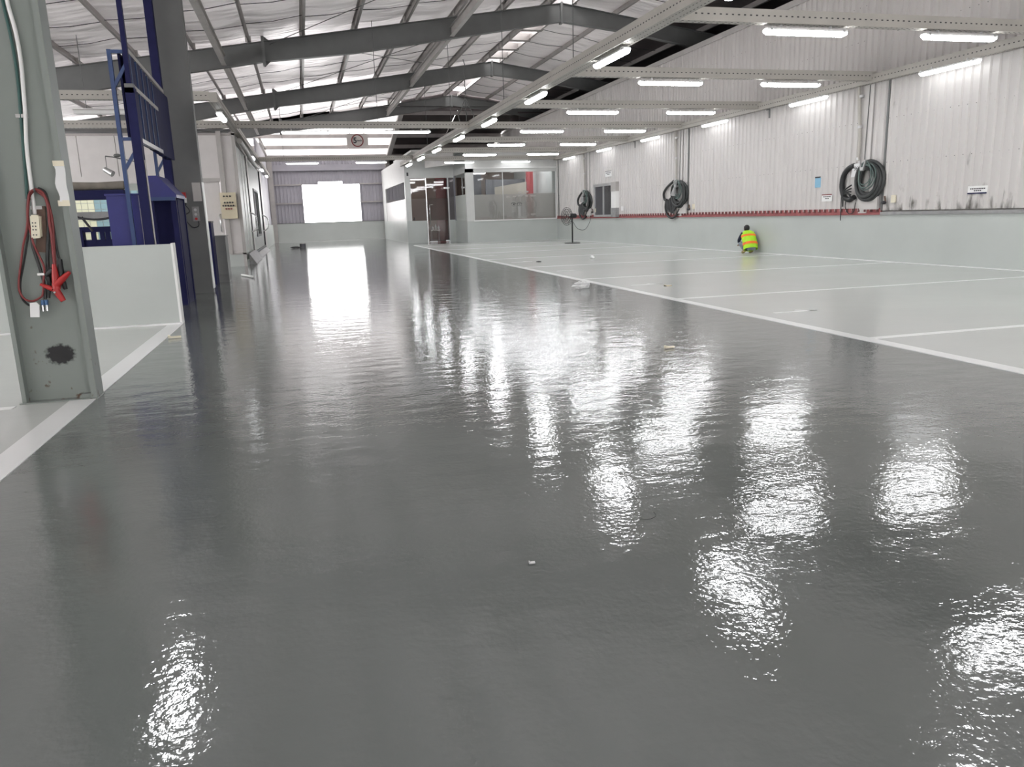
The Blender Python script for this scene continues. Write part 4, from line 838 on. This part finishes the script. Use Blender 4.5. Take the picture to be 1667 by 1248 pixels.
# ------------------------------------------------------------------ second column
t = thing('steel_column', 'dark grey steel column with a warning light and switch box', 'column', (-2.4, 19.3, 0))
B().box(-2.78, -2.12, 19.2, 19.24, 0, 7.0).build('web', M['steel'], t); B().box(-2.80, -2.76, 19.16, 19.42, 0, 7.0).build('flange', M['steel'], t); B().box(-2.15, -2.10, 19.17, 19.44, 0, 7.0).build('flange', M['steel'], t); B().box(-2.105, -2.085, 19.15, 19.46, 0.1, 2.5).build('edge_guard', M['white'], t)
t = thing('notice_plate', 'blank grey notice plate on the dark column', 'sign', (-2.22, 19.1, 2.1)); B().box(-2.31, -2.13, 19.14, 19.155, 2.08, 2.49).build('plate', M['steel_lt'], t)
t = thing('warning_light', 'small red warning light with white base on the dark column', 'light', (-2.5, 19.1, 2.0)); B().box(-2.55, -2.46, 19.1, 19.2, 2.16, 2.28).build('red_lens', M['redp'], t); B().box(-2.55, -2.46, 19.1, 19.2, 2.05, 2.16).build('white_base', M['white'], t); B().box(-2.54, -2.47, 19.11, 19.2, 2.0, 2.05).build('socket', M['ink'], t)
t = thing('push_button_box', 'grey three-button switch box with black cable on the dark column', 'switch box', (-2.3, 19.1, 1.65)); B().box(-2.36, -2.22, 19.1, 19.2, 1.64, 1.96).build('case', M['greydirt'], t)
for z, m_ in ((1.89, 'alu'), (1.79, 'alu'), (1.69, 'redp')): B().tube([(-2.29, 19.1, z), (-2.29, 19.07, z)], 0.03, 10).build('button', M[m_], t)
B().tube(smooth_path([(-2.5, 19.17, 2.0), (-2.42, 19.14, 1.86), (-2.55, 19.15, 1.76), (-2.48, 19.15, 1.6), (-2.38, 19.15, 1.5), (-2.27, 19.15, 1.53), (-2.26, 19.15, 1.64)]), 0.012, 5).build('cable', M['ink'], t)

# ------------------------------------------------------------------ blue gate and machine
t = thing('blue_lift_gate', 'tall navy lifting gate with ribbed panel behind the stub wall', 'gate', (-2.5, 16.5, 0))
def gx(y): return -2.41 + (y - 14.0) * (-0.045)
B().box(-2.50, -2.36, 13.9, 14.08, 0, 3.7).build('post', M['navy'], t); B().box(-2.47, -2.40, 13.94, 14.04, 3.7, 5.6).build('post', M['navy'], t); B().box(-2.50, -2.37, 13.9, 14.08, 3.62, 3.76).build('collar', M['steel'], t)
B().box(-2.80, -2.64, 18.75, 18.95, 0, 8.0).build('post', M['navy'], t); B().box(-2.35, -2.335, 13.92, 13.96, 0, 2.6).build('edge_strip', M['steel_lt'], t)
B().box(-2.70, -2.64, 13.95, 14.02, 0, 4.27).build('lattice_post', M['ltblue'], t); B().box(-2.98, -2.92, 18.8, 18.88, 0, 3.26).build('lattice_post', M['ltblue'], t)
for a, c in (((-2.67, 13.98, 4.24), (-2.42, 13.98, 4.24)), ((-2.67, 13.98, 2.93), (-2.42, 13.98, 2.93)), ((-2.42, 13.98, 4.1), (-2.67, 13.98, 3.7)), ((-2.42, 13.98, 2.82), (-2.66, 13.98, 2.46)), ((-2.95, 18.84, 3.23), (-2.66, 18.84, 3.23)), ((-2.66, 18.84, 3.18), (-2.95, 18.84, 2.7))): b = B(); b.bar(a, c, 0.045, 0.05); b.build('brace', M['ltblue'], t)
ys = [14.1 + i * 0.66 for i in range(8)]
for i in range(7):
    y0, y1 = ys[i] + 0.05, ys[i + 1] - 0.12; x = gx(y0)
    b = B().prism([(x - 0.10, y0), (x - 0.01, y0 + 0.05), (x - 0.01, y1 - 0.05), (x - 0.10, y1)], lambda u, v, w_: (u, v, w_), 2.95, 4.25); b.build('slat', M['navy'], t)
    b = B().box(x - 0.03, x + 0.004, y0 + 0.02, y0 + 0.06, 2.95, 4.25); b.build('slat_edge', M['ltblue'], t)
B().box(-2.58, -2.55, 14.1, 18.75, 2.95, 4.25).build('backing_sheet', M['navy'], t)
for z, m_ in ((4.27, 'steel_lt'), (3.75, 'steel_lt'), (2.94, 'alu')): b = B(); b.bar((gx(14.0) - 0.02, 14.0, z), (gx(18.8) - 0.02, 18.8, z + 0.1), 0.06, 0.07); b.build('rail', M[m_], t)
t = thing('blue_machine', 'blue sheet-metal machine with sloped hood behind the gate', 'machine', (-2.6, 16.5, 0))
b = B().prism([(-2.95, 2.2), (-2.95, 2.38), (-2.82, 2.5), (-2.58, 2.5), (-2.28, 2.14), (-2.28, 2.08), (-2.95, 2.08)], lambda u, v, w_: (u, w_, v), 16.4, 17.6); b.build('hood', M['blue'], t); B().box(-2.93, -2.32, 16.75, 17.5, 0, 2.06).build('body', M['navy'], t); b = B().box(-2.95, -2.86, 16.4, 16.5, 0, 2.08).box(-2.75, -2.70, 16.4, 16.5, 0, 2.08).box(-2.40, -2.30, 16.4, 16.5, 0, 2.08).box(-2.95, -2.3, 17.5, 17.6, 0, 2.08); b.build('frame', M['navy'], t); B().box(-2.95, -2.30, 16.38, 16.48, 2.03, 2.1).build('front_rail', M['ltblue'], t)
t = thing('blue_box', 'large bright blue steel box above the stub wall', 'box', (-2.8, 14.5, 0)); B().box(-3.03, -2.55, 14.12, 14.9, 0, 2.06).build('body', M['blue'], t); B().box(-3.05, -2.53, 14.1, 14.92, 2.06, 2.09).build('lid', M['blue'], t); B().box(-2.545, -2.505, 14.1, 14.16, 0, 1.85).build('edge_post', M['steel_lt'], t)
t = thing('blue_beam_frame', 'navy beam frame with cables left of the blue box', 'machine', (-4.2, 16.2, 0))
B().box(-6.2, -3.15, 16.1, 16.35, 2.07, 2.24).build('top_beam', M['navy'], t); B().box(-6.2, -3.2, 16.1, 16.4, 1.71, 1.85).build('grey_beam', M['greydirt'], t); B().tube(smooth_path([(-4.1, 16.05, 1.80), (-3.8, 16.05, 1.72), (-3.5, 16.05, 1.72), (-3.2, 16.05, 1.82)]), 0.02, 6).build('cable', M['ink'], t); B().tube([(-3.9, 16.05, 1.76), (-3.75, 16.05, 1.5)], 0.025, 6).build('cable', M['ink'], t)
b = B().box(-6.2, -3.2, 16.2, 16.25, 1.48, 1.58).box(-6.2, -3.2, 16.2, 16.25, 1.05, 1.34)
for x in (-4.0, -3.78, -3.63, -3.535, -3.42): b.box(x - 0.04, x + 0.04, 16.19, 16.25, 1.3, 1.5)
b.build('lower_frame', M['navy'], t); B().box(-5.0, -3.95, 16.15, 16.35, 1.0, 1.52).build('motor_box', M['navy'], t)
B().box(-6.2, -6.05, 16.1, 16.4, 0, 2.07).build('leg', M['navy'], t); B().box(-3.3, -3.15, 16.2, 16.34, 0, 2.07).build('leg', M['navy'], t)
b = B(); b.tube([(-6.0, 16.25, 2.315), (-5.0, 16.25, 2.32), (-4.2, 16.25, 2.325), (-3.6, 16.25, 2.315), (-3.15, 16.25, 2.325)], [0.06, 0.075, 0.08, 0.07, 0.08], 12); tag(b.build('rolled_tarp', M['canvas']), 'brown rolled tarp lying on the navy beam', 'tarp')

# ------------------------------------------------------------------ spray booth on the left
BY = 30.4
bf = struct(B().box(-3.35, -2.05, BY, BY + 0.2, 0, 0.47).build('wall_booth_front', M['dado']))
for x0, x1, z0 in ((-9.6, -8.4, 3.05), (-8.4, -7.2, 3.05), (-7.2, -6.0, 3.05), (-6.0, -4.8, 3.05), (-4.8, -3.35, 3.0)): B().box(x0 + 0.01, x1 - 0.01, BY, BY + 0.12, z0, 4.66).build('wall_panel', M['panel'], bf)
B().box(-3.35, -2.68, BY, BY + 0.12, 3.12, 4.66).build('wall_panel', M['panel'], bf); B().box(-2.52, -2.14, BY + 0.05, BY + 0.15, 0.47, 4.66).build('wall_panel', M['panel'], bf); B().box(-2.68, -2.52, BY - 0.08, BY + 0.12, 0.47, 4.80).build('corner_post', M['steel_lt'], bf); B().box(-2.16, -2.05, BY - 0.02, BY + 0.15, 0.0, 4.80).build('corner_post', M['steel_lt'], bf)
B().box(-9.6, -2.05, BY - 0.02, BY + 0.12, 4.66, 4.74).build('head_track', M['purlin'], bf); B().box(-3.4, -2.7, BY - 0.1, BY, 3.05, 3.18).build('door_canopy', M['steel_lt'], bf); B().box(-2.6, -2.05, BY - 0.02, BY, 0.44, 0.5).build('sill', M['steel_lt'], bf)
b = B(); n = 24; b.add([(-9.6 + 6.2 * i / n, BY - 0.02, z + (0.07 * math.sin(i * 0.9) if z < 3.2 else 0)) for z in (3.02, 3.3) for i in range(n + 1)], [(i, i + 1, n + 2 + i, n + 1 + i) for i in range(n)], True); b.build('curtain_hem', M['panel'], bf, fix=False)
d = struct(thing('door_2', 'white door of the booth front with a grab handle', 'door', (-3.0, BY, 0.47))); B().box(-3.33, -2.74, BY, BY + 0.08, 0.1, 3.05).build('door_leaf', M['panel'], d); B().tube([(-2.82, BY, 1.9), (-2.82, BY - 0.1, 1.88), (-2.82, BY - 0.1, 1.3), (-2.82, BY, 1.28)], 0.025, 6).build('handle', M['chrome'], d)
t = thing('control_panel', 'cream control panel with rows of black knobs on the booth', 'control panel', (-2.45, BY - 0.2, 1.75)); B().box(-2.74, -2.2, BY - 0.3, BY - 0.08, 1.74, 2.66).build('case', M['cream'], t)
rows = [(2.53, (-2.60, -2.49, -2.39)), (2.31, (-2.59, -2.50, -2.41, -2.32)), (2.20, (-2.65, -2.57, -2.48, -2.39, -2.30)), (2.09, (-2.56, -2.47, -2.38))]
for z, xs in rows:
    for x in xs:
        b = B(); b.tube([(x, BY - 0.30, z), (x, BY - 0.34, z)], 0.031, 8); b.build('knob', M['signred'] if z < 2.1 else M['ink'], t)
# booth side with big doors
bs = struct(B().box(-2.25, -2.05, BY + 0.2, 49.5, 0, 0.20).build('wall_booth_side', M['dado']))
B().box(-2.25, -2.10, BY + 0.2, 49.5, 4.45, 4.8).build('head', M['steel_lt'], bs); B().box(-9.6, -2.1, BY + 0.15, 49.5, 4.82, 4.9).build('booth_roof', M['steel'], bs)
for y0, y1 in ((30.6, 31.1), (36.6, 37.3), (47.2, 49.5)): B().box(-2.25, -2.08, y0, y1, 0.0, 4.45).build('post', M['panel'], bs)
d = struct(thing('door_3', 'first tall grey-white booth leaf with a curved handle', 'door', (-2.15, 33.8, 0.2))); B().box(-2.2, -2.12, 31.15, 36.55, 0.22, 4.42).build('door_leaf', M['leaf'], d); B().tube(smooth_path([(-2.1, 35.7, 1.2), (-1.9, 35.8, 1.3), (-1.85, 35.8, 1.6), (-1.9, 35.8, 1.9), (-2.1, 35.7, 2.0)]), 0.03, 6).build('handle', M['chrome'], d)
for y in (33.0, 34.6, 36.3): B().box(-2.115, -2.09, y, y + 0.06, 0.25, 4.4).build('seam_strip', M['ink'] if y > 36 else M['alu'], d)
d = struct(thing('door_4', 'second tall booth leaf with a narrow window', 'door', (-2.15, 42, 0.2)))
for y0, y1, z0, z1 in ((37.35, 40.2, 0.22, 4.42), (44.0, 47.1, 0.22, 4.42), (40.2, 44.0, 0.22, 1.0), (40.2, 44.0, 3.1, 4.42)): B().box(-2.2, -2.12, y0, y1, z0, z1).build('door_leaf', M['leaf'], d)
B().box(-2.17, -2.15, 40.2, 44.0, 1.0, 3.1).build('pane', M['glass'], d)
for y0, y1, z0, z1 in ((40.1, 40.3, 0.95, 3.15), (43.9, 44.1, 0.95, 3.15), (40.1, 44.1, 0.9, 1.0), (40.1, 44.1, 3.1, 3.2)): B().box(-2.12, -2.08, y0, y1, z0, z1).build('window_frame', M['steel'], d)
B().tube(smooth_path([(-2.1, 46.4, 1.1), (-1.85, 46.5, 1.25), (-1.78, 46.5, 1.55), (-1.85, 46.5, 1.85), (-2.1, 46.4, 2.0)]), 0.035, 6).build('handle', M['chrome'], d); B().box(-2.12, -2.06, 37.3, 47.2, 0.2, 0.32).build('kick_rail', M['steel'], d); B().box(-2.12, -2.05, 47.0, 47.2, 0.2, 4.4).build('edge_seal', M['ink'], d)
t = thing('booth_ramp', 'sloped metal ramp plate at the foot of the booth doors', 'ramp', (-1.9, 33, 0)); B().prism([(-2.04, 0.0), (-1.78, 0.0), (-1.78, 0.02), (-2.03, 0.42), (-2.04, 0.42)], lambda u, v, w_: (u, w_, v), 31.6, 36.4).build('plate', M['greydirt'], t); B().prism([(-2.04, 0.0), (-1.85, 0.0), (-1.85, 0.02), (-2.03, 0.2), (-2.04, 0.2)], lambda u, v, w_: (u, w_, v), 37.4, 46.8).build('plate', M['greydirt'], t)
t = thing('booth_duct', 'curved pale door track at the top of the booth side', 'track', (-2.0, 40, 4.5)); b = B(); b.tube(smooth_path([(-1.95, 31.3, 4.55), (-1.93, 34.5, 4.48), (-1.9, 37.5, 4.3), (-1.88, 40.0, 4.26), (-1.86, 43.0, 4.36)]), [0.10] * 25, 8); b.build('track', M['steel_lt'], t)
for y in (34.0, 38.5): B().bar((-1.93, y, 4.45), (-2.07, y, 4.58), 0.16, 0.05).build('hanger_plate', M['steel_lt'], t)
struct(B().box(-2.3, -2.1, 49.5, FY, 0, 1.4).build('wall_booth_end', M['dado'])); struct(B().box(-2.3, -2.2, 49.5, FY, 1.4, 6.5).build('wall_aisle_left', M['sheet_far']))
# tiled room seen under the curtain
tw = struct(B().box(-9.6, -3.3, 34.0, 34.2, 0, 3.4).build('wall_tiled', M['grout'])); cell = 0.23; i = 0
for c_ in range(15):
    for r_ in range(9):
        x0 = -9.36 + c_ * cell; z0 = 0.9 + r_ * cell; m_ = M['tile_y'] if x0 < -7.8 else M['tile_b']
        B().box(x0 + 0.008, x0 + cell - 0.008, 33.975, 34.0, z0 + 0.008, z0 + cell - 0.008).build('tile', m_, tw)
struct(B().box(-9.6, -3.35, BY + 0.12, 34, 3.4, 3.5).build('ceiling_tiled_room', M['panel'])); place(lit, (-6.5, 32.2, 3.38), 0, 'hidden fitting added to light the tiled room behind the curtain', 'added tiled room light')  # fitting added out of sight to light the tiles
# grey low cabinet and navy board beside column two
t = thing('grey_cabinet', 'dark grey low cabinet standing behind the dark column', 'cabinet', (-2.4, 23, 0)); B().box(-2.85, -2.03, 22.5, 23.3, 0.0, 1.22).build('body', M['steel'], t); B().box(-2.87, -2.01, 22.48, 23.32, 1.22, 1.25).build('top', M['steel'], t)
t = thing('navy_board', 'narrow navy board standing between column and grey cabinet', 'board', (-2.4, 22, 0)); B().box(-2.38, -2.27, 21.7, 22.3, 0.0, 1.60).build('board', M['navy'], t); B().box(-2.39, -2.26, 21.68, 22.32, 1.6, 1.64).build('cap', M['ink'], t)
# bracket lamp before the white panels
t = thing('bracket_lamp', 'small spotlight on a bent bracket before the white panels', 'lamp', (-6.2, 29.6, 3.9)); B().tube([(-5.3, 30.39, 4.0), (-5.2, 29.9, 4.0), (-5.2, 29.9, 3.72), (-6.0, 29.7, 3.9), (-6.2, 29.6, 3.92)], 0.02, 5).build('bracket', M['steel'], t); B().ball((-5.85, 29.7, 3.95), 0.12, 0.08, 0.06).build('pivot', M['steel'], t); B().tube([(-6.2, 29.6, 3.92), (-6.2, 29.6, 3.5)], 0.012, 5).build('cord', M['steel'], t); B().tube([(-6.28, 29.6, 3.5), (-6.02, 29.5, 3.33)], [0.08, 0.11], 10).build('head', M['alu'], t)

# ------------------------------------------------------------------ speed sign
t = thing('speed_sign', 'hanging square sign reading 5km/h in a dark red ring', 'sign', (2.2, CY[3], 4.1)); sy = CY[3] - 0.16; sc, sz = 2.21, 4.34
b = B(); rr_ = 0.06; pts = []
for qx, qz, a0 in ((0.38, 0.24, 0), (-0.38, 0.24, 90), (-0.38, -0.24, 180), (0.38, -0.24, 270)):
    for k in range(5): a = R(a0 + 22.5 * k); pts.append((sc + qx - math.copysign(rr_, qx) + rr_ * math.cos(a), sz + qz - math.copysign(rr_, qz) + rr_ * math.sin(a)))
b.prism(pts, lambda u, v, w_: (u, w_, v), sy, sy + 0.02); b.build('plate', M['signbg'], t)
B().tube([(sc + 0.2 * math.cos(q), sy - 0.003, sz + 0.2 * math.sin(q)) for q in [2 * math.pi * k / 36 for k in range(36)]], 0.021, 6, True).build('ring', M['signred'], t)
text_obj('5', 0.27, M['ink'], t, (sc - 0.085, sy - 0.004, sz), (R(90), 0, 0), off=0.009); text_obj('km/h', 0.085, M['ink'], t, (sc + 0.075, sy - 0.004, sz), (R(90), 0, 0), off=0.003)
for s in (-1, 1): B().tube([(sc + s * 0.25, sy + 0.03, sz + 0.2), (sc + s * 0.25, sy + 0.05, BZ + 0.03)], 0.01, 5).build('hanger', M['steel'], t)

# ------------------------------------------------------------------ things lying on the floor
def crumpled(name, label, cat, c, sx, sy_, sz_, mat, seed):
    b = B(); b.ball((0, 0, 0), 1, 1, 1, 14, 9); vs = []
    for v in b.v:
        v = Vector(v); f = 1 + 0.45 * noise.noise(v * 2.1 + Vector((seed, 0, 0))); vs.append((c[0] + v.x * f * sx, c[1] + v.y * f * sy_, max(0.007, sz_ * 0.85 + v.z * f * sz_)))
    b.v = vs; b.sm = [False] * len(b.f); return tag(b.build(name, mat), label, cat)
crumpled('plastic_bag', 'crumpled clear plastic bag lying beside the white bay line', 'bag', (5.55, 15.2), 0.19, 0.10, 0.085, M['plastic'], 3)
def scrap(name, label, cat, x, y, L, w_, h_, rot, mat):
    b = B(); d = Vector((math.cos(rot), math.sin(rot), 0)); a = Vector((x, y, h_ / 2 + 0.006)); b.bar(a - d * L / 2, a + d * L / 2, w_, h_); b.prism([(-L * 0.5, -w_ / 2), (-L * 0.3, -w_ / 2), (-L * 0.35, w_ * 0.6), (-L * 0.5, w_ * 0.5)], lambda u, v, q: (x + u * d.x - v * d.y, y + u * d.y + v * d.x, q), 0.006, 0.006 + h_ * 1.7)
    return tag(b.build(name, mat), label, cat)
scrap('tape_scrap', 'cream scrap of tape on the dark floor right of centre', 'scrap', 3.96, 7.93, 0.12, 0.04, 0.018, 0.15, M['creamw']); scrap('paper_scrap', 'tiny white paper scrap alone on the near dark floor', 'scrap', 0.88, 3.1, 0.028, 0.014, 0.006, -0.1, M['paper']); scrap('tape_scrap', 'yellowish scrap on the pale bay beside a painted stroke', 'scrap', 7.27, 14.66, 0.16, 0.05, 0.02, 0.0, M['cream']); scrap('tape_scrap', 'cream stick lying past the end of the stub wall', 'scrap', -1.86, 11.6, 0.17, 0.045, 0.025, 0.1, M['creamw'])
tag(B().tube([(-1.87, 24.8, 0.035), (-1.44, 23.45, 0.035)], 0.03, 8).build('white_tube', M['white']), 'white tube lying on the floor before the booth', 'tube')
t = thing('paint_can', 'dark paint can standing on the floor near the far wall', 'can', (-0.02, 49.4, 0)); B().tube([(-0.02, 49.4, 0), (-0.02, 49.4, 0.24)], 0.18, 14).build('body', M['roomgrey'], t); B().tube([(-0.02, 49.4, 0.24), (-0.02, 49.4, 0.26)], 0.19, 14).build('lid', M['steel_lt'], t)
crumpled('dark_rag', 'dark rag lying left of the paint can', 'rag', (-0.42, 48.9), 0.3, 0.25, 0.06, M['ink'], 8); crumpled('paper_cup', 'small white crumpled cup on the pale bay floor', 'cup', (9.55, 25.0), 0.07, 0.07, 0.06, M['paper'], 5); crumpled('dark_scrap', 'small dark scrap at the end of a painted stroke', 'scrap', (7.5, 24.6), 0.09, 0.09, 0.02, M['ink'], 6)
B_ = B().tube(smooth_path([(1.55, 3.42, 0.004), (1.60, 3.40, 0.004), (1.65, 3.43, 0.004), (1.66, 3.48, 0.004)]), 0.0015, 5); tag(B_.build('thin_wire', M['ink']), 'short curled thin dark wire on the near floor', 'wire')

t = thing('white_luminaire', 'white rectangular duct hanging at upper left below the perforated beam', 'luminaire', (-5.0, 27, 5.0)); B().box(-6.33, -3.4, 26.9, 27.2, 4.95, 5.1).build('luminaire', M['white'], t); B().box(-6.35, -3.38, 26.88, 27.22, 5.05, 5.07).build('seam', M['steel_lt'], t)  # unlit lamp housing, built as a plain white box
for x in (-6.0, -4.0): B().tube([(x, 27.05, 5.1), (x, 27.05, 7.2)], 0.012, 5).build('hanger', M['steel'], t)
